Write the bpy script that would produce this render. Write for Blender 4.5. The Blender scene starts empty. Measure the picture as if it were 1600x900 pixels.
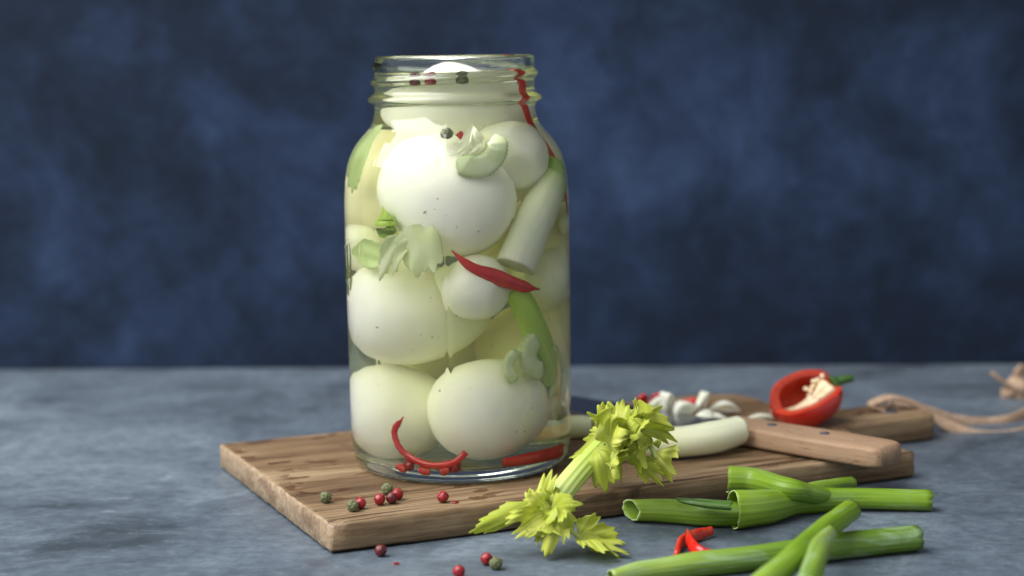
import bpy, bmesh, math, random
import numpy as np
from mathutils import Vector, Matrix, noise as mnoise

# ------------------------------------------------------------------ camera, light, exposure
SC = bpy.context.scene
COL = SC.collection
F = 2650.0                                   # focal length in pixels of the 1600 px wide photograph
PITCH = math.atan((450 - 92) / F); ROLL = math.radians(-0.9)
CAM = Vector((0.0235, -0.74, 0.19))
X0 = Vector((1, 0, 0)); FW = Vector((0, math.cos(PITCH), -math.sin(PITCH))); U0 = Vector((0, math.sin(PITCH), math.cos(PITCH)))
RT = math.cos(ROLL) * X0 + math.sin(ROLL) * U0
UP = -math.sin(ROLL) * X0 + math.cos(ROLL) * U0
cd = bpy.data.cameras.new('camera'); cam = bpy.data.objects.new('camera', cd); COL.objects.link(cam)
cd.sensor_width = 36; cd.lens = 36 * F / 1600; cd.clip_start = 0.02; cd.clip_end = 20
cd.dof.use_dof = True; cd.dof.focus_distance = 0.685; cd.dof.aperture_fstop = 5.6; cd.dof.aperture_blades = 0
m = Matrix.Identity(4)
for i in range(3):
    m[i][0], m[i][1], m[i][2], m[i][3] = RT[i], UP[i], -FW[i], CAM[i]
cam.matrix_world = m
SC.camera = cam

w = bpy.data.worlds.new('World'); SC.world = w; w.use_nodes = True
bg = w.node_tree.nodes['Background']; bg.inputs[0].default_value = (0.93, 0.965, 1.0, 1); bg.inputs[1].default_value = 0.55

def area(name, loc, target, sx, sy, power, color):
    l = bpy.data.lights.new(name, 'AREA'); l.shape = 'RECTANGLE'; l.size = sx; l.size_y = sy; l.energy = power; l.color = color
    o = bpy.data.objects.new(name, l); COL.objects.link(o); o.location = loc
    o.rotation_euler = (Vector(target) - Vector(loc)).to_track_quat('-Z', 'Y').to_euler()
    return o
area('window_light', (-0.72, -0.30, 1.02), (0.0, -0.06, 0.10), 1.40, 1.25, 44.5, (1.0, 0.985, 0.965))

SC.view_settings.view_transform = 'Standard'; SC.view_settings.look = 'None'
SC.view_settings.exposure = 0.0; SC.view_settings.gamma = 1.0; SC.view_settings.use_curve_mapping = False
cy = SC.cycles
cy.use_denoising = True; cy.max_bounces = 32; cy.transmission_bounces = 28; cy.glossy_bounces = 12; cy.diffuse_bounces = 10
cy.transparent_max_bounces = 12; cy.volume_bounces = 3; cy.caustics_refractive = True; cy.caustics_reflective = True
cy.blur_glossy = 0.6; cy.sample_clamp_indirect = 12

# ------------------------------------------------------------------ placing helpers
def ray(px, py):
    return (FW + RT * ((px - 800) / F) + UP * ((450 - py) / F)).normalized()
def at(px, py, z=0.0):                        # where a sight line meets the height z
    d = ray(px, py); return CAM + d * ((z - CAM.z) / d.z)
def aty(px, py, Y):                           # where a sight line meets the depth Y
    d = ray(px, py); return CAM + d * ((Y - CAM.y) / d.y)
JR, JI = 0.049, 0.0455                        # jar radius outside, inside
BT = 0.012                                    # board top
def refr(px, py, ro=JR):
    d = ray(px, py); o = CAM
    a = d.x ** 2 + d.y ** 2; b = o.x * d.x + o.y * d.y; c = o.x ** 2 + o.y ** 2 - ro ** 2
    D = max(b * b - a * c, 0); t = (-b - math.sqrt(D)) / a; p = o + d * t
    n = Vector((p.x, p.y, 0)).normalized(); ci = -d.dot(n); k = 1 / 1.34
    return p, k * d + (k * ci - math.sqrt(1 - k * k * (1 - ci * ci))) * n
def ins(px, py, rad=0.0, extra=0.0, ri=JI, ro=JR):   # a point in the brine, seen at px, py, touching the front wall (+ extra)
    p, r = refr(px, py, ro); s = 0
    while s < 0.09:
        q = p + r * s
        if math.hypot(q.x, q.y) <= ri - rad - 0.0006: break
        s += 0.0002
    return p + r * (s + extra)

# ------------------------------------------------------------------ object helpers
def mesh_obj(name, verts, faces, mat, parent=None, smooth=True, uvs=None):
    me = bpy.data.meshes.new(name); me.from_pydata([tuple(v) for v in verts], [], faces); me.update()
    if uvs is not None:
        ul = me.uv_layers.new(name='UVMap')
        vi = np.empty(len(me.loops), dtype=np.int32); me.loops.foreach_get('vertex_index', vi)
        ul.data.foreach_set('uv', np.asarray(uvs, dtype=np.float32)[vi].ravel())
    if smooth: me.polygons.foreach_set('use_smooth', [True] * len(me.polygons))
    me.materials.append(mat)
    o = bpy.data.objects.new(name, me); COL.objects.link(o)
    if parent: o.parent = parent
    return o
def bm_obj(name, bm, mat, parent=None, smooth=True):
    me = bpy.data.meshes.new(name); bm.to_mesh(me); bm.free()
    if smooth: me.polygons.foreach_set('use_smooth', [True] * len(me.polygons))
    me.materials.append(mat)
    o = bpy.data.objects.new(name, me); COL.objects.link(o)
    if parent: o.parent = parent
    return o
def tag(o, label, cat, group=None):
    o['label'] = label; o['category'] = cat
    if group: o['group'] = group
    return o
def empty(name, loc=(0, 0, 0)):
    o = bpy.data.objects.new(name, None); COL.objects.link(o); o.location = loc; o.empty_display_size = 0.01
    return o
def keep(o, parent):                          # parent without moving
    o.parent = parent; o.matrix_parent_inverse = Matrix.Translation(-Vector(parent.location))
def catmull(pts, n):
    pts = [Vector(p) for p in pts]
    if len(pts) == 2: return [pts[0].lerp(pts[1], i / n) for i in range(n + 1)]
    P = [pts[0] * 2 - pts[1]] + pts + [pts[-1] * 2 - pts[-2]]
    out = []; k = len(pts) - 1
    for i in range(n + 1):
        t = i / n * k; j = min(int(t), k - 1); f = t - j
        a, b, c, d = P[j:j + 4]
        out.append(0.5 * ((2 * b) + (c - a) * f + (2 * a - 5 * b + 4 * c - d) * f * f + (3 * b - a - 3 * c + d) * f ** 3))
    return out
def lerp_list(vals, u):
    if not hasattr(vals, '__len__'): return vals
    t = u * (len(vals) - 1); j = min(int(t), len(vals) - 2); f = t - j; f = f * f * (3 - 2 * f)
    return vals[j] * (1 - f) + vals[j + 1] * f
def sweep(pts, rad, n=48, seg=28, flat=1.0, hollow=None, side=Vector((0, 0, 1)), wob=0.0, seed=0, dome=0.0, jag=0.0, ribs=0, ribh=0.03, oblique=0.0):
    """tube along pts; rad scalar or list; flat squashes along `side`; hollow = inner fraction for open ends; returns verts, faces, uvs"""
    c = catmull(pts, n); V = []; Fc = []; UV = []
    L = 0; frames = []
    for i in range(n + 1):
        t = (c[min(i + 1, n)] - c[max(i - 1, 0)]).normalized()
        s = (side - t * side.dot(t)).normalized(); b = t.cross(s)
        if i: L += (c[i] - c[i - 1]).length
        frames.append((c[i], t, s, b, L))
    def ring(i, scale, inner=False, push=0.0):
        p, t, s, b, l = frames[i]; u = i / n; r = lerp_list(rad, u) * scale; st = len(V); fl = lerp_list(flat, u)
        for k in range(seg):
            a = 2 * math.pi * k / seg
            ww = 1 + wob * mnoise.noise(Vector((math.cos(a) * 1.3 + seed * 7.3, math.sin(a) * 1.3, l * 60 + seed))) + (ribh * math.cos(a * ribs) if ribs else 0)
            jg = jag * mnoise.noise(Vector((math.cos(a) * 2 + seed, math.sin(a) * 2, seed * 3 + i))) if i in (0, n) else 0
            jg += oblique * max(0, 1 - i / 8) * r * math.cos(a)
            V.append(p + t * (push + jg) + s * (math.sin(a) * r * fl * ww) + b * (math.cos(a) * r * ww)); UV.append((l, k / seg))
        return st
    def bridge(a, b):
        for k in range(seg):
            k2 = (k + 1) % seg; Fc.append((a + k, a + k2, b + k2, b + k))
    if hollow is None:
        rings = []
        if dome:
            for q in (0.05, 0.5, 0.85): rings.append(ring(0, math.sin(math.acos(1 - q)) if False else math.sqrt(1 - (1 - q) ** 2), push=-dome * (1 - q)))
        else:
            rings.append(ring(0, 0.93))
        for i in range(n + 1): rings.append(ring(i, 1))
        if dome:
            for q in (0.85, 0.5, 0.05): rings.append(ring(n, math.sqrt(1 - (1 - q) ** 2), push=dome * (1 - q)))
        else:
            rings.append(ring(n, 0.93))
        for a, b in zip(rings, rings[1:]): bridge(a, b)
        for st, rev in ((rings[0], True), (rings[-1], False)):
            f = [st + k for k in range(seg)]; Fc.append(tuple(f[::-1] if rev else f))
    else:
        outer = [ring(i, 1) for i in range(n + 1)]; inner = [ring(i, hollow) for i in range(n + 1)]
        for a, b in zip(outer, outer[1:]): bridge(a, b)
        for a, b in zip(inner, inner[1:]): bridge(b, a)
        bridge(inner[0], outer[0]); bridge(outer[-1], inner[-1])
    return V, Fc, UV

# ------------------------------------------------------------------ materials
class NT:
    def __init__(s, name):
        s.m = bpy.data.materials.new(name); s.m.use_nodes = True; s.t = s.m.node_tree; s.t.nodes.clear()
        s.out = s.t.nodes.new('ShaderNodeOutputMaterial')
    def n(s, typ, **kw):
        nd = s.t.nodes.new('ShaderNode' + typ)
        for k, v in kw.items():
            if k in ('inp',):
                for kk, vv in v.items():
                    if isinstance(vv, bpy.types.NodeSocket): s.t.links.new(vv, nd.inputs[kk])
                    else: nd.inputs[kk].default_value = vv
            else: setattr(nd, k, v)
        return nd
    def coord(s, kind='Object', scale=(1, 1, 1), loc=(0, 0, 0), rot=(0, 0, 0)):
        tc = s.n('TexCoord'); mp = s.n('Mapping', inp={0: tc.outputs[kind], 'Scale': scale, 'Location': loc, 'Rotation': rot}); return mp.outputs[0]
    def noise(s, vec, scale, detail=4, rough=0.55, dist=0.0):
        return s.n('TexNoise', inp={'Vector': vec, 'Scale': scale, 'Detail': detail, 'Roughness': rough, 'Distortion': dist}).outputs['Fac']
    def ramp(s, fac, stops, interp='LINEAR'):
        r = s.n('ValToRGB', inp={0: fac}); e = r.color_ramp.elements; r.color_ramp.interpolation = interp
        while len(e) < len(stops): e.new(0.5)
        for el, (p, c) in zip(e, stops):
            el.position = p; el.color = (c, c, c, 1) if not hasattr(c, '__len__') else (*c[:3], 1)
        return r.outputs[0]
    def mix(s, fac, a, b, mode='MIX'):
        nd = s.n('Mix', data_type='RGBA', blend_type=mode)
        for k, v in ((0, fac), (6, a), (7, b)):
            if isinstance(v, bpy.types.NodeSocket): s.t.links.new(v, nd.inputs[k])
            elif k: nd.inputs[k].default_value = (*v[:3], 1)
            else: nd.inputs[k].default_value = v
        return nd.outputs[2]
    def math(s, op, a, b=0.0, clamp=False):
        nd = s.n('Math', operation=op, use_clamp=clamp)
        for k, v in ((0, a), (1, b)):
            if isinstance(v, bpy.types.NodeSocket): s.t.links.new(v, nd.inputs[k])
            else: nd.inputs[k].default_value = v
        return nd.outputs[0]
    def bump(s, h, strength=0.3, dist=0.001, normal=None):
        i = {'Height': h, 'Strength': strength, 'Distance': dist}
        if normal is not None: i['Normal'] = normal
        return s.n('Bump', inp=i).outputs[0]
    def pbr(s, color, rough=0.5, normal=None, spec=0.5, sss=0.0, sssr=(1, .8, .5), sscale=0.003, trans=0.0, metal=0.0, coat=0.0):
        i = {'Roughness': rough, 'Specular IOR Level': spec, 'Metallic': metal, 'Coat Weight': coat}
        if isinstance(color, bpy.types.NodeSocket): i['Base Color'] = color
        else: i['Base Color'] = (*color, 1)
        if normal is not None: i['Normal'] = normal
        if sss: i.update({'Subsurface Weight': sss, 'Subsurface Radius': sssr, 'Subsurface Scale': sscale})
        p = s.n('BsdfPrincipled', inp=i); sh = p.outputs[0]
        if trans:
            ti = {'Color': color if isinstance(color, bpy.types.NodeSocket) else (*color, 1)}
            if normal is not None: ti['Normal'] = normal
            tr = s.n('BsdfTranslucent', inp=ti); mx = s.n('MixShader', inp={0: trans, 1: sh, 2: tr.outputs[0]}); sh = mx.outputs[0]
        s.t.links.new(sh, s.out.inputs[0]); return s.m

def mat_table():
    k = NT('zinc_table'); v = k.coord('Object')
    a = k.noise(v, 9, 8, 0.66, 0.7); b = k.noise(k.coord('Object', (20, 34, 10), rot=(0, 0, 0.3)), 1, 7, 0.70, 0.4)
    c = k.ramp(a, [(0.36, (0.0353, 0.0464, 0.0582)), (0.44, (0.0750, 0.0958, 0.1225)), (0.56, (0.1039, 0.1330, 0.1679)), (0.66, (0.1603, 0.2006, 0.2435))])
    c = k.mix(k.ramp(b, [(0.46, 0.0), (0.72, 0.6)]), c, (0.1567, 0.1953, 0.2368))
    c = k.mix(k.ramp(b, [(0.28, 0.65), (0.44, 0.0)]), c, (0.0375, 0.0509, 0.0613))
    fine = k.noise(k.coord('Object', (70, 260, 60), rot=(0, 0, -0.2)), 1, 5, 0.75, 0.6)
    c = k.mix(k.ramp(fine, [(0.48, 0.0), (0.75, 0.55)]), c, (0.0419, 0.0540, 0.0711))
    gr = k.noise(v, 150, 6, 0.75, 0.2)
    c = k.mix(k.ramp(gr, [(0.40, 0.45), (0.52, 0.0)]), c, (0.0475, 0.0620, 0.0796)); c = k.mix(k.ramp(gr, [(0.56, 0.0), (0.72, 0.45)]), c, (0.2090, 0.2550, 0.2985))
    # worn white flecks
    fl = k.noise(k.coord('Object', (75, 170, 60), rot=(0, 0, 0.1)), 1, 6, 0.65, 0.8); reg = k.noise(v, 16, 2, 0.5)
    fm = k.math('MULTIPLY', k.ramp(fl, [(0.62, 0.0), (0.72, 0.8)]), k.ramp(reg, [(0.50, 0.0), (0.62, 0.9)]))
    c = k.mix(fm, c, (0.3538, 0.4074, 0.4417))
    # scratches: thin curved lines of several directions
    sc = None
    for (rot, scale, th) in ((0.5, 7, 0.012), (-0.35, 9, 0.010), (1.25, 6, 0.010), (0.1, 12, 0.009)):
        n1 = k.noise(k.coord('Object', (scale * 2.2, 900, 1), rot=(0, 0, rot), loc=(rot * 3, 1.7 * rot, 0)), 1, 1, 0.4, 0.02)
        l = k.ramp(n1, [(0.71, 0.0), (0.78, 0.8)])
        brk = k.ramp(k.noise(k.coord('Object', loc=(rot, 3, 0)), 22, 2), [(0.5, 0.0), (0.58, 1.0)])
        l = k.math('MULTIPLY', l, brk); sc = l if sc is None else k.math('MAXIMUM', sc, l)
    c = k.mix(k.math('MULTIPLY', sc, 0.8), c, (0.2535, 0.2979, 0.3267))
    # yellowish dried rings
    vo = k.n('TexVoronoi', feature='F1', inp={'Vector': k.coord('Object', (9, 9, 9)), 'Scale': 1.0, 'Randomness': 1.0})
    d = vo.outputs['Distance']; rg = k.ramp(d, [(0.05, 0.35), (0.075, 0.25), (0.085, 0.8), (0.095, 0.0)])
    sel = k.math('GREATER_THAN', k.n('SeparateColor', inp={0: vo.outputs['Color']}).outputs[0], 0.72)
    c = k.mix(k.math('MULTIPLY', k.math('MULTIPLY', rg, sel), 0.45), c, (0.3032, 0.3283, 0.2655))
    r = k.ramp(a, [(0.3, 0.36), (0.7, 0.55)])
    h = k.math('ADD', k.math('MULTIPLY', fine, 0.5), k.math('MULTIPLY', sc, -0.6))
    return k.pbr(c, r, k.bump(h, 0.25, 0.0006), spec=0.45)
def mat_backdrop():
    k = NT('painted_backdrop'); v = k.coord('Object')
    a = k.noise(v, 4.2, 5, 0.55, 0.6); b = k.noise(k.coord('Object', loc=(3, 1, 2)), 12, 6, 0.66, 0.5); c3 = k.noise(k.coord('Object', (1, 1, 1.0), loc=(7, 4, 1)), 30, 7, 0.72, 0.4)
    f = k.math('ADD', k.math('MULTIPLY', a, 0.28), k.math('ADD', k.math('MULTIPLY', b, 0.42), k.math('MULTIPLY', c3, 0.30)))
    # light falloff and vignette put into the paint: lighter middle, darker border and right
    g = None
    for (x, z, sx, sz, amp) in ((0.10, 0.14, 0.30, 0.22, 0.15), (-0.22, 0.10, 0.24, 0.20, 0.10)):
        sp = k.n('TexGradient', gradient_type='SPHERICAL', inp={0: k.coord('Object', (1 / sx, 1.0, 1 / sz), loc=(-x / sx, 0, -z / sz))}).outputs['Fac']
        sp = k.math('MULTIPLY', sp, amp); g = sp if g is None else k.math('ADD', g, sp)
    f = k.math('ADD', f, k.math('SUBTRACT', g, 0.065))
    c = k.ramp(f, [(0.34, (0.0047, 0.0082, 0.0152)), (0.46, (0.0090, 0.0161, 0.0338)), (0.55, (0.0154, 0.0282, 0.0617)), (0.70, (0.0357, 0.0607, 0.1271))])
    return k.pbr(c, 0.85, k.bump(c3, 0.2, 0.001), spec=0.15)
def mat_wood(name, stops, end=None, grain=1.0, spots=False, cracks=0.0, rough=0.55, flecks=False):
    k = NT(name)
    base = k.noise(k.coord('Object', (5, 60 * grain, 60 * grain)), 1, 5, 0.6, 0.8)
    fib = k.noise(k.coord('Object', (26, 620 * grain, 620)), 1, 5, 0.72, 0.25)
    bands = k.noise(k.coord('Object', (1.6, 21 * grain, 21 * grain), loc=(2, 0, 0)), 1, 3, 0.5, 1.2)
    f = k.math('ADD', k.math('MULTIPLY', base, 0.36), k.math('ADD', k.math('MULTIPLY', fib, 0.38), k.math('MULTIPLY', bands, 0.26)))
    c = k.ramp(f, stops); h = k.math('MULTIPLY', fib, 0.5)
    if cracks:
        n1 = k.noise(k.coord('Object', (11, 420, 60), loc=(0, 5, 0)), 1, 1, 0.5, 0.15)
        cr = k.ramp(n1, [(0.36, 1.0), (0.41, 0.0)])
        g = k.n('TexCoord'); sx = k.n('SeparateXYZ', inp={0: g.outputs['Object']})
        mask = k.ramp(k.math('ADD', k.math('MULTIPLY', sx.outputs[1], 8.0), k.math('MULTIPLY', k.noise(k.coord('Object'), 22, 2), 0.6)), [(0.25, 1.0), (0.85, 0.18)])
        cr = k.math('MULTIPLY', cr, mask)
        c = k.mix(k.math('MULTIPLY', cr, cracks), c, (0.028, 0.015, 0.008)); h = k.math('SUBTRACT', h, k.math('MULTIPLY', cr, 2.0))
    rr = rough
    if flecks:                                   # beech rays: short dark dashes
        fk = k.noise(k.coord('Object', (170, 520, 520), loc=(3, 1, 2)), 1, 2, 0.5, 0.2); fz = k.noise(k.coord('Object', (30, 90, 200)), 1, 2)
        c = k.mix(k.math('MULTIPLY', k.ramp(fk, [(0.62, 0.0), (0.68, 0.75)]), k.ramp(fz, [(0.42, 0.0), (0.55, 1.0)])), c, (0.13, 0.065, 0.032))
    if spots:                                    # oily drip marks with their own shapes
        s1 = k.noise(k.coord('Object', (70, 130, 60), loc=(1.3, 0.4, 0)), 1, 2, 0.45, 0.3)
        s2 = k.noise(k.coord('Object', loc=(0.8, 0.2, 0)), 14, 1)
        sm = k.math('MULTIPLY', k.ramp(s1, [(0.60, 0.0), (0.63, 1.0)]), k.ramp(s2, [(0.47, 0.0), (0.55, 1.0)]))
        gz = k.n('SeparateXYZ', inp={0: k.n('NewGeometry').outputs['Normal']}).outputs[2]; sm = k.math('MULTIPLY', sm, k.ramp(gz, [(0.6, 0.0), (0.8, 1.0)]))
        c = k.mix(k.math('MULTIPLY', sm, 0.75), c, (0.085, 0.032, 0.014))
        rr = k.math('SUBTRACT', rough, k.math('MULTIPLY', sm, 0.35))
    if end:
        geo = k.n('NewGeometry'); tn = k.n('VectorTransform', vector_type='NORMAL', convert_from='WORLD', convert_to='OBJECT', inp={0: geo.outputs['Normal']})
        nx = k.math('ABSOLUTE', k.n('SeparateXYZ', inp={0: tn.outputs[0]}).outputs[0])
        eg = k.noise(k.coord('Object', (200, 420, 420)), 1, 4, 0.65, 0.6); eb = k.noise(k.coord('Object', (50, 60, 90)), 1, 3, 0.6, 1.0)
        ec = k.mix(k.ramp(eb, [(0.48, 0.0), (0.66, 0.75)]), k.ramp(eg, end), (0.17, 0.10, 0.06))
        em = k.ramp(nx, [(0.45, 0.0), (0.6, 1.0)])
        c = k.mix(em, c, ec); h = k.mix(em, h, k.math('MULTIPLY', eg, 1.2))
    return k.pbr(c, rr, k.bump(h, 0.55, 0.0007), spec=0.35)
def mat_egg(name='boiled_egg', tint=(0.925, 0.905, 0.82)):
    k = NT(name)
    s = k.noise(k.coord('Object', (1, 1, 1)), 60, 4, 0.6); c = k.mix(k.ramp(s, [(0.35, 0.0), (0.75, 0.10)]), tint, (0.80, 0.76, 0.62))
    sp = k.noise(k.coord('Object', (1, 1, 1), loc=(4, 2, 9)), 520, 1, 0.5); sr = k.noise(k.coord('Object', loc=(1, 8, 3)), 55, 1)
    fm = k.math('MULTIPLY', k.ramp(sp, [(0.715, 0.0), (0.74, 1.0)]), k.ramp(sr, [(0.55, 0.0), (0.63, 0.9)]))
    c = k.mix(k.math('MULTIPLY', fm, 0.8), c, (0.16, 0.15, 0.06))
    return k.pbr(c, 0.35, k.bump(s, 0.08, 0.0008), spec=0.06, sss=0.5, sssr=(1.0, 0.85, 0.6), sscale=0.004)
def mat_stalk(name, c0, c1, c2, pos=(0.0, 0.5, 1.0), length=0.1, streak=0.35, rough=0.35, trans=0.12, bloom=0.0, sss=0.0):
    """streaked stem, colour running from c0 to c2 along its length"""
    k = NT(name); uv = k.n('TexCoord').outputs['UV']; sx = k.n('SeparateXYZ', inp={0: uv})
    u = k.math('DIVIDE', sx.outputs[0], length); wv = k.noise(k.coord('UV', (20, 6, 1)), 1, 3)
    u = k.math('ADD', u, k.math('MULTIPLY', k.math('SUBTRACT', wv, 0.5), 0.18))
    c = k.ramp(u, [(pos[0], c0), (pos[1], c1), (pos[2], c2)])
    st = k.noise(k.coord('UV', (14, 85, 1)), 1, 3, 0.6, 0.05)
    dark = tuple(x * 0.55 for x in c1); lite = tuple(min(1, x * 1.35 + 0.05) for x in c1)
    c = k.mix(k.ramp(st, [(0.40, streak), (0.52, 0.0)]), c, dark, 'MIX'); c = k.mix(k.ramp(st, [(0.55, 0.0), (0.75, streak)]), c, lite)
    if bloom:
        bl = k.noise(k.coord('UV', (45, 4, 1), loc=(1, 2, 0)), 1, 4, 0.6, 0.5)
        c = k.mix(k.ramp(bl, [(0.52, 0.0), (0.72, bloom)]), c, (0.36, 0.50, 0.34))
    return k.pbr(c, rough, k.bump(st, 0.18, 0.0006), spec=0.45, trans=trans, sss=sss, sssr=(0.8, 1, 0.4), sscale=0.002)
def mat_plain(name, a, b, scale=120, rough=0.4, sss=0.0, sssr=(1, .6, .3), sscale=0.002, trans=0.0, bump=0.1, spec=0.5, coat=0.0):
    k = NT(name); n = k.noise(k.coord('Object'), scale, 4, 0.6, 0.3); c = k.mix(k.ramp(n, [(0.35, 0.0), (0.68, 1.0)]), a, b)
    return k.pbr(c, rough, k.bump(n, bump, 0.0006), spec=spec, sss=sss, sssr=sssr, sscale=sscale, trans=trans, coat=coat)
def mat_leaf():
    k = NT('celery_leaf'); uv = k.n('TexCoord').outputs['UV']; sx = k.n('SeparateXYZ', inp={0: uv})
    n = k.noise(k.coord('Object'), 110, 4, 0.6); vein = k.noise(k.coord('UV', (1.0, 15, 1)), 1, 3, 0.5, 0.25)
    c = k.mix(k.ramp(n, [(0.3, 0.0), (0.7, 1.0)]), (0.56, 0.63, 0.065), (0.74, 0.77, 0.17))
    c = k.mix(k.ramp(vein, [(0.52, 0.0), (0.66, 0.75)]), c, (0.78, 0.80, 0.30))
    c = k.mix(k.ramp(sx.outputs[0], [(0.0, 0.7), (0.35, 0.0)]), c, (0.72, 0.76, 0.28))
    rnd = k.n('ObjectInfo').outputs['Random']; c = k.mix(k.ramp(rnd, [(0.0, 0.0), (1.0, 0.55)]), c, (0.46, 0.56, 0.06))
    return k.pbr(c, 0.38, k.bump(k.math('ADD', vein, k.math('MULTIPLY', n, 0.6)), 0.45, 0.0009), spec=0.3, trans=0.5)
def mat_glass():                                  # air to glass
    k = NT('jar_glass'); g = k.n('BsdfGlass', inp={'Color': (0.985, 1.0, 0.985, 1), 'Roughness': 0.0, 'IOR': 1.48}); k.t.links.new(g.outputs[0], k.out.inputs[0]); return k.m
def mat_brine(name, ior):                         # the brine's skin: against glass (1.34 / 1.48) or against air (1.34)
    k = NT(name); g = k.n('BsdfGlass', inp={'Color': (1, 1, 1, 1), 'Roughness': 0.0, 'IOR': ior}); k.t.links.new(g.outputs[0], k.out.inputs[0])
    ab = k.n('VolumeAbsorption', inp={0: (0.94, 0.985, 0.34, 1), 1: 11.5}); sc = k.n('VolumeScatter', inp={0: (0.97, 1.0, 0.80, 1), 'Density': 4.5, 'Anisotropy': 0.3})
    ad = k.n('AddShader', inp={0: ab.outputs[0], 1: sc.outputs[0]}); k.t.links.new(ad.outputs[0], k.out.inputs[1]); return k.m

M = {}
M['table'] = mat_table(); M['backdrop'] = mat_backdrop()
M['board'] = mat_wood('oak_board', [(0.37, (0.028, 0.015, 0.007)), (0.45, (0.098, 0.056, 0.027)), (0.52, (0.185, 0.118, 0.062)), (0.62, (0.32, 0.232, 0.138))],
                      end=[(0.25, (0.17, 0.11, 0.065)), (0.5, (0.32, 0.235, 0.15)), (0.75, (0.42, 0.33, 0.225))], spots=True, cracks=0.9)
M['handle'] = mat_wood('beech_handle', [(0.36, (0.15, 0.080, 0.042)), (0.46, (0.28, 0.168, 0.098)), (0.55, (0.37, 0.24, 0.15)), (0.66, (0.45, 0.315, 0.21))], grain=1.4, rough=0.5, flecks=True)
M['egg'] = mat_egg(); M['egg_warm'] = mat_egg('boiled_egg_cream', (0.86, 0.80, 0.60))
M['pearl'] = mat_plain('pearl_onion_flesh', (0.86, 0.85, 0.72), (0.90, 0.88, 0.80), 40, 0.3, sss=0.5, sssr=(1, .95, .6), sscale=0.004)
M['chili'] = mat_plain('red_chili', (0.46, 0.008, 0.006), (0.62, 0.022, 0.010), 90, 0.25, sss=0.15, sscale=0.0015, coat=0.2)
M['chili_flesh'] = mat_plain('red_chili_flesh', (0.46, 0.016, 0.008), (0.58, 0.05, 0.016), 260, 0.35, sss=0.2, sscale=0.0015, bump=0.4)
M['red_pc'] = mat_plain('red_peppercorn', (0.16, 0.004, 0.008), (0.36, 0.012, 0.016), 2.2, 0.28, bump=0.5, coat=0.1)
M['dark_pc'] = mat_plain('dark_peppercorn', (0.012, 0.006, 0.007), (0.20, 0.010, 0.014), 2.0, 0.35, bump=0.5)
M['green_pc'] = mat_plain('green_peppercorn', (0.050, 0.058, 0.018), (0.22, 0.24, 0.11), 4.5, 0.7, bump=0.8)
M['leaf'] = mat_leaf()
M['celery'] = mat_stalk('celery_stalk', (0.55, 0.66, 0.24), (0.58, 0.70, 0.22), (0.50, 0.64, 0.12), length=0.03, streak=0.22, trans=0.15)
M['celery_pale'] = mat_plain('pale_celery', (0.62, 0.72, 0.36), (0.80, 0.84, 0.62), 90, 0.35, sss=0.3, sscale=0.003, trans=0.2)
M['brine_leaf'] = mat_plain('soaked_celery_leaf', (0.84, 0.88, 0.62), (0.90, 0.92, 0.76), 90, 0.4, trans=0.55)
M['scallion'] = mat_stalk('scallion_green', (0.26, 0.41, 0.030), (0.150, 0.275, 0.012), (0.20, 0.34, 0.020), length=0.085, streak=0.5, bloom=0.25, rough=0.42)
M['scallion_dark'] = mat_stalk('scallion_dark_green', (0.05, 0.12, 0.014), (0.065, 0.15, 0.014), (0.05, 0.11, 0.03), length=0.05, streak=0.4, bloom=0.3)
M['scallion_bloom'] = mat_stalk('scallion_waxy_green', (0.32, 0.44, 0.09), (0.15, 0.27, 0.025), (0.12, 0.22, 0.02), length=0.12, streak=0.35, bloom=0.7)
M['scallion_cut'] = mat_plain('scallion_cut_edge', (0.36, 0.50, 0.16), (0.55, 0.64, 0.34), 400, 0.4, bump=0.3)
M['scallion_white'] = mat_stalk('scallion_white', (0.76, 0.79, 0.44), (0.84, 0.85, 0.60), (0.80, 0.82, 0.60), length=0.05, streak=0.2, sss=0.3, trans=0.1)
M['jar_scallion'] = mat_stalk('soaked_scallion', (0.90, 0.91, 0.78), (0.86, 0.89, 0.68), (0.34, 0.52, 0.09), pos=(0.0, 0.62, 0.98), length=0.052, streak=0.15, sss=0.3, trans=0.1)
M['jar_green'] = mat_stalk('soaked_scallion_green', (0.46, 0.66, 0.08), (0.52, 0.70, 0.14), (0.66, 0.78, 0.36), length=0.045, streak=0.3, trans=0.2)
M['garlic'] = mat_plain('cut_white_onion', (0.72, 0.74, 0.58), (0.86, 0.86, 0.76), 160, 0.35, sss=0.4, sssr=(1, .95, .6), sscale=0.003)
M['steel'] = NT('knife_steel').pbr((0.42, 0.43, 0.46), 0.28, metal=1.0)
M['dark_pin_and_hole'] = mat_plain('dull_pin_and_hole_shade', (0.05, 0.055, 0.07), (0.10, 0.11, 0.13), 500, 0.6, spec=0.3)
M['leather'] = mat_plain('tan_leather', (0.34, 0.225, 0.15), (0.46, 0.33, 0.235), 200, 0.65, bump=0.15, spec=0.25)
M['pepper_skin'] = mat_plain('pepper_skin', (0.40, 0.010, 0.005), (0.50, 0.020, 0.008), 30, 0.18, coat=0.3, bump=0.05)
M['pepper_flesh'] = mat_plain('pepper_flesh', (0.42, 0.022, 0.010), (0.56, 0.065, 0.022), 120, 0.35, sss=0.25, sscale=0.002, bump=0.3)
M['pepper_pith'] = mat_plain('pepper_pith', (0.82, 0.62, 0.36), (0.92, 0.82, 0.62), 160, 0.45, sss=0.3, sscale=0.002, bump=0.4)
M['stem'] = mat_plain('pepper_stem', (0.03, 0.08, 0.010), (0.06, 0.14, 0.02), 120, 0.5)
M['glass'] = mat_glass(); M['brine'] = mat_brine('pickling_brine', 1.34 / 1.48); M['brine_top'] = mat_brine('pickling_brine_surface', 1.34)

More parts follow.
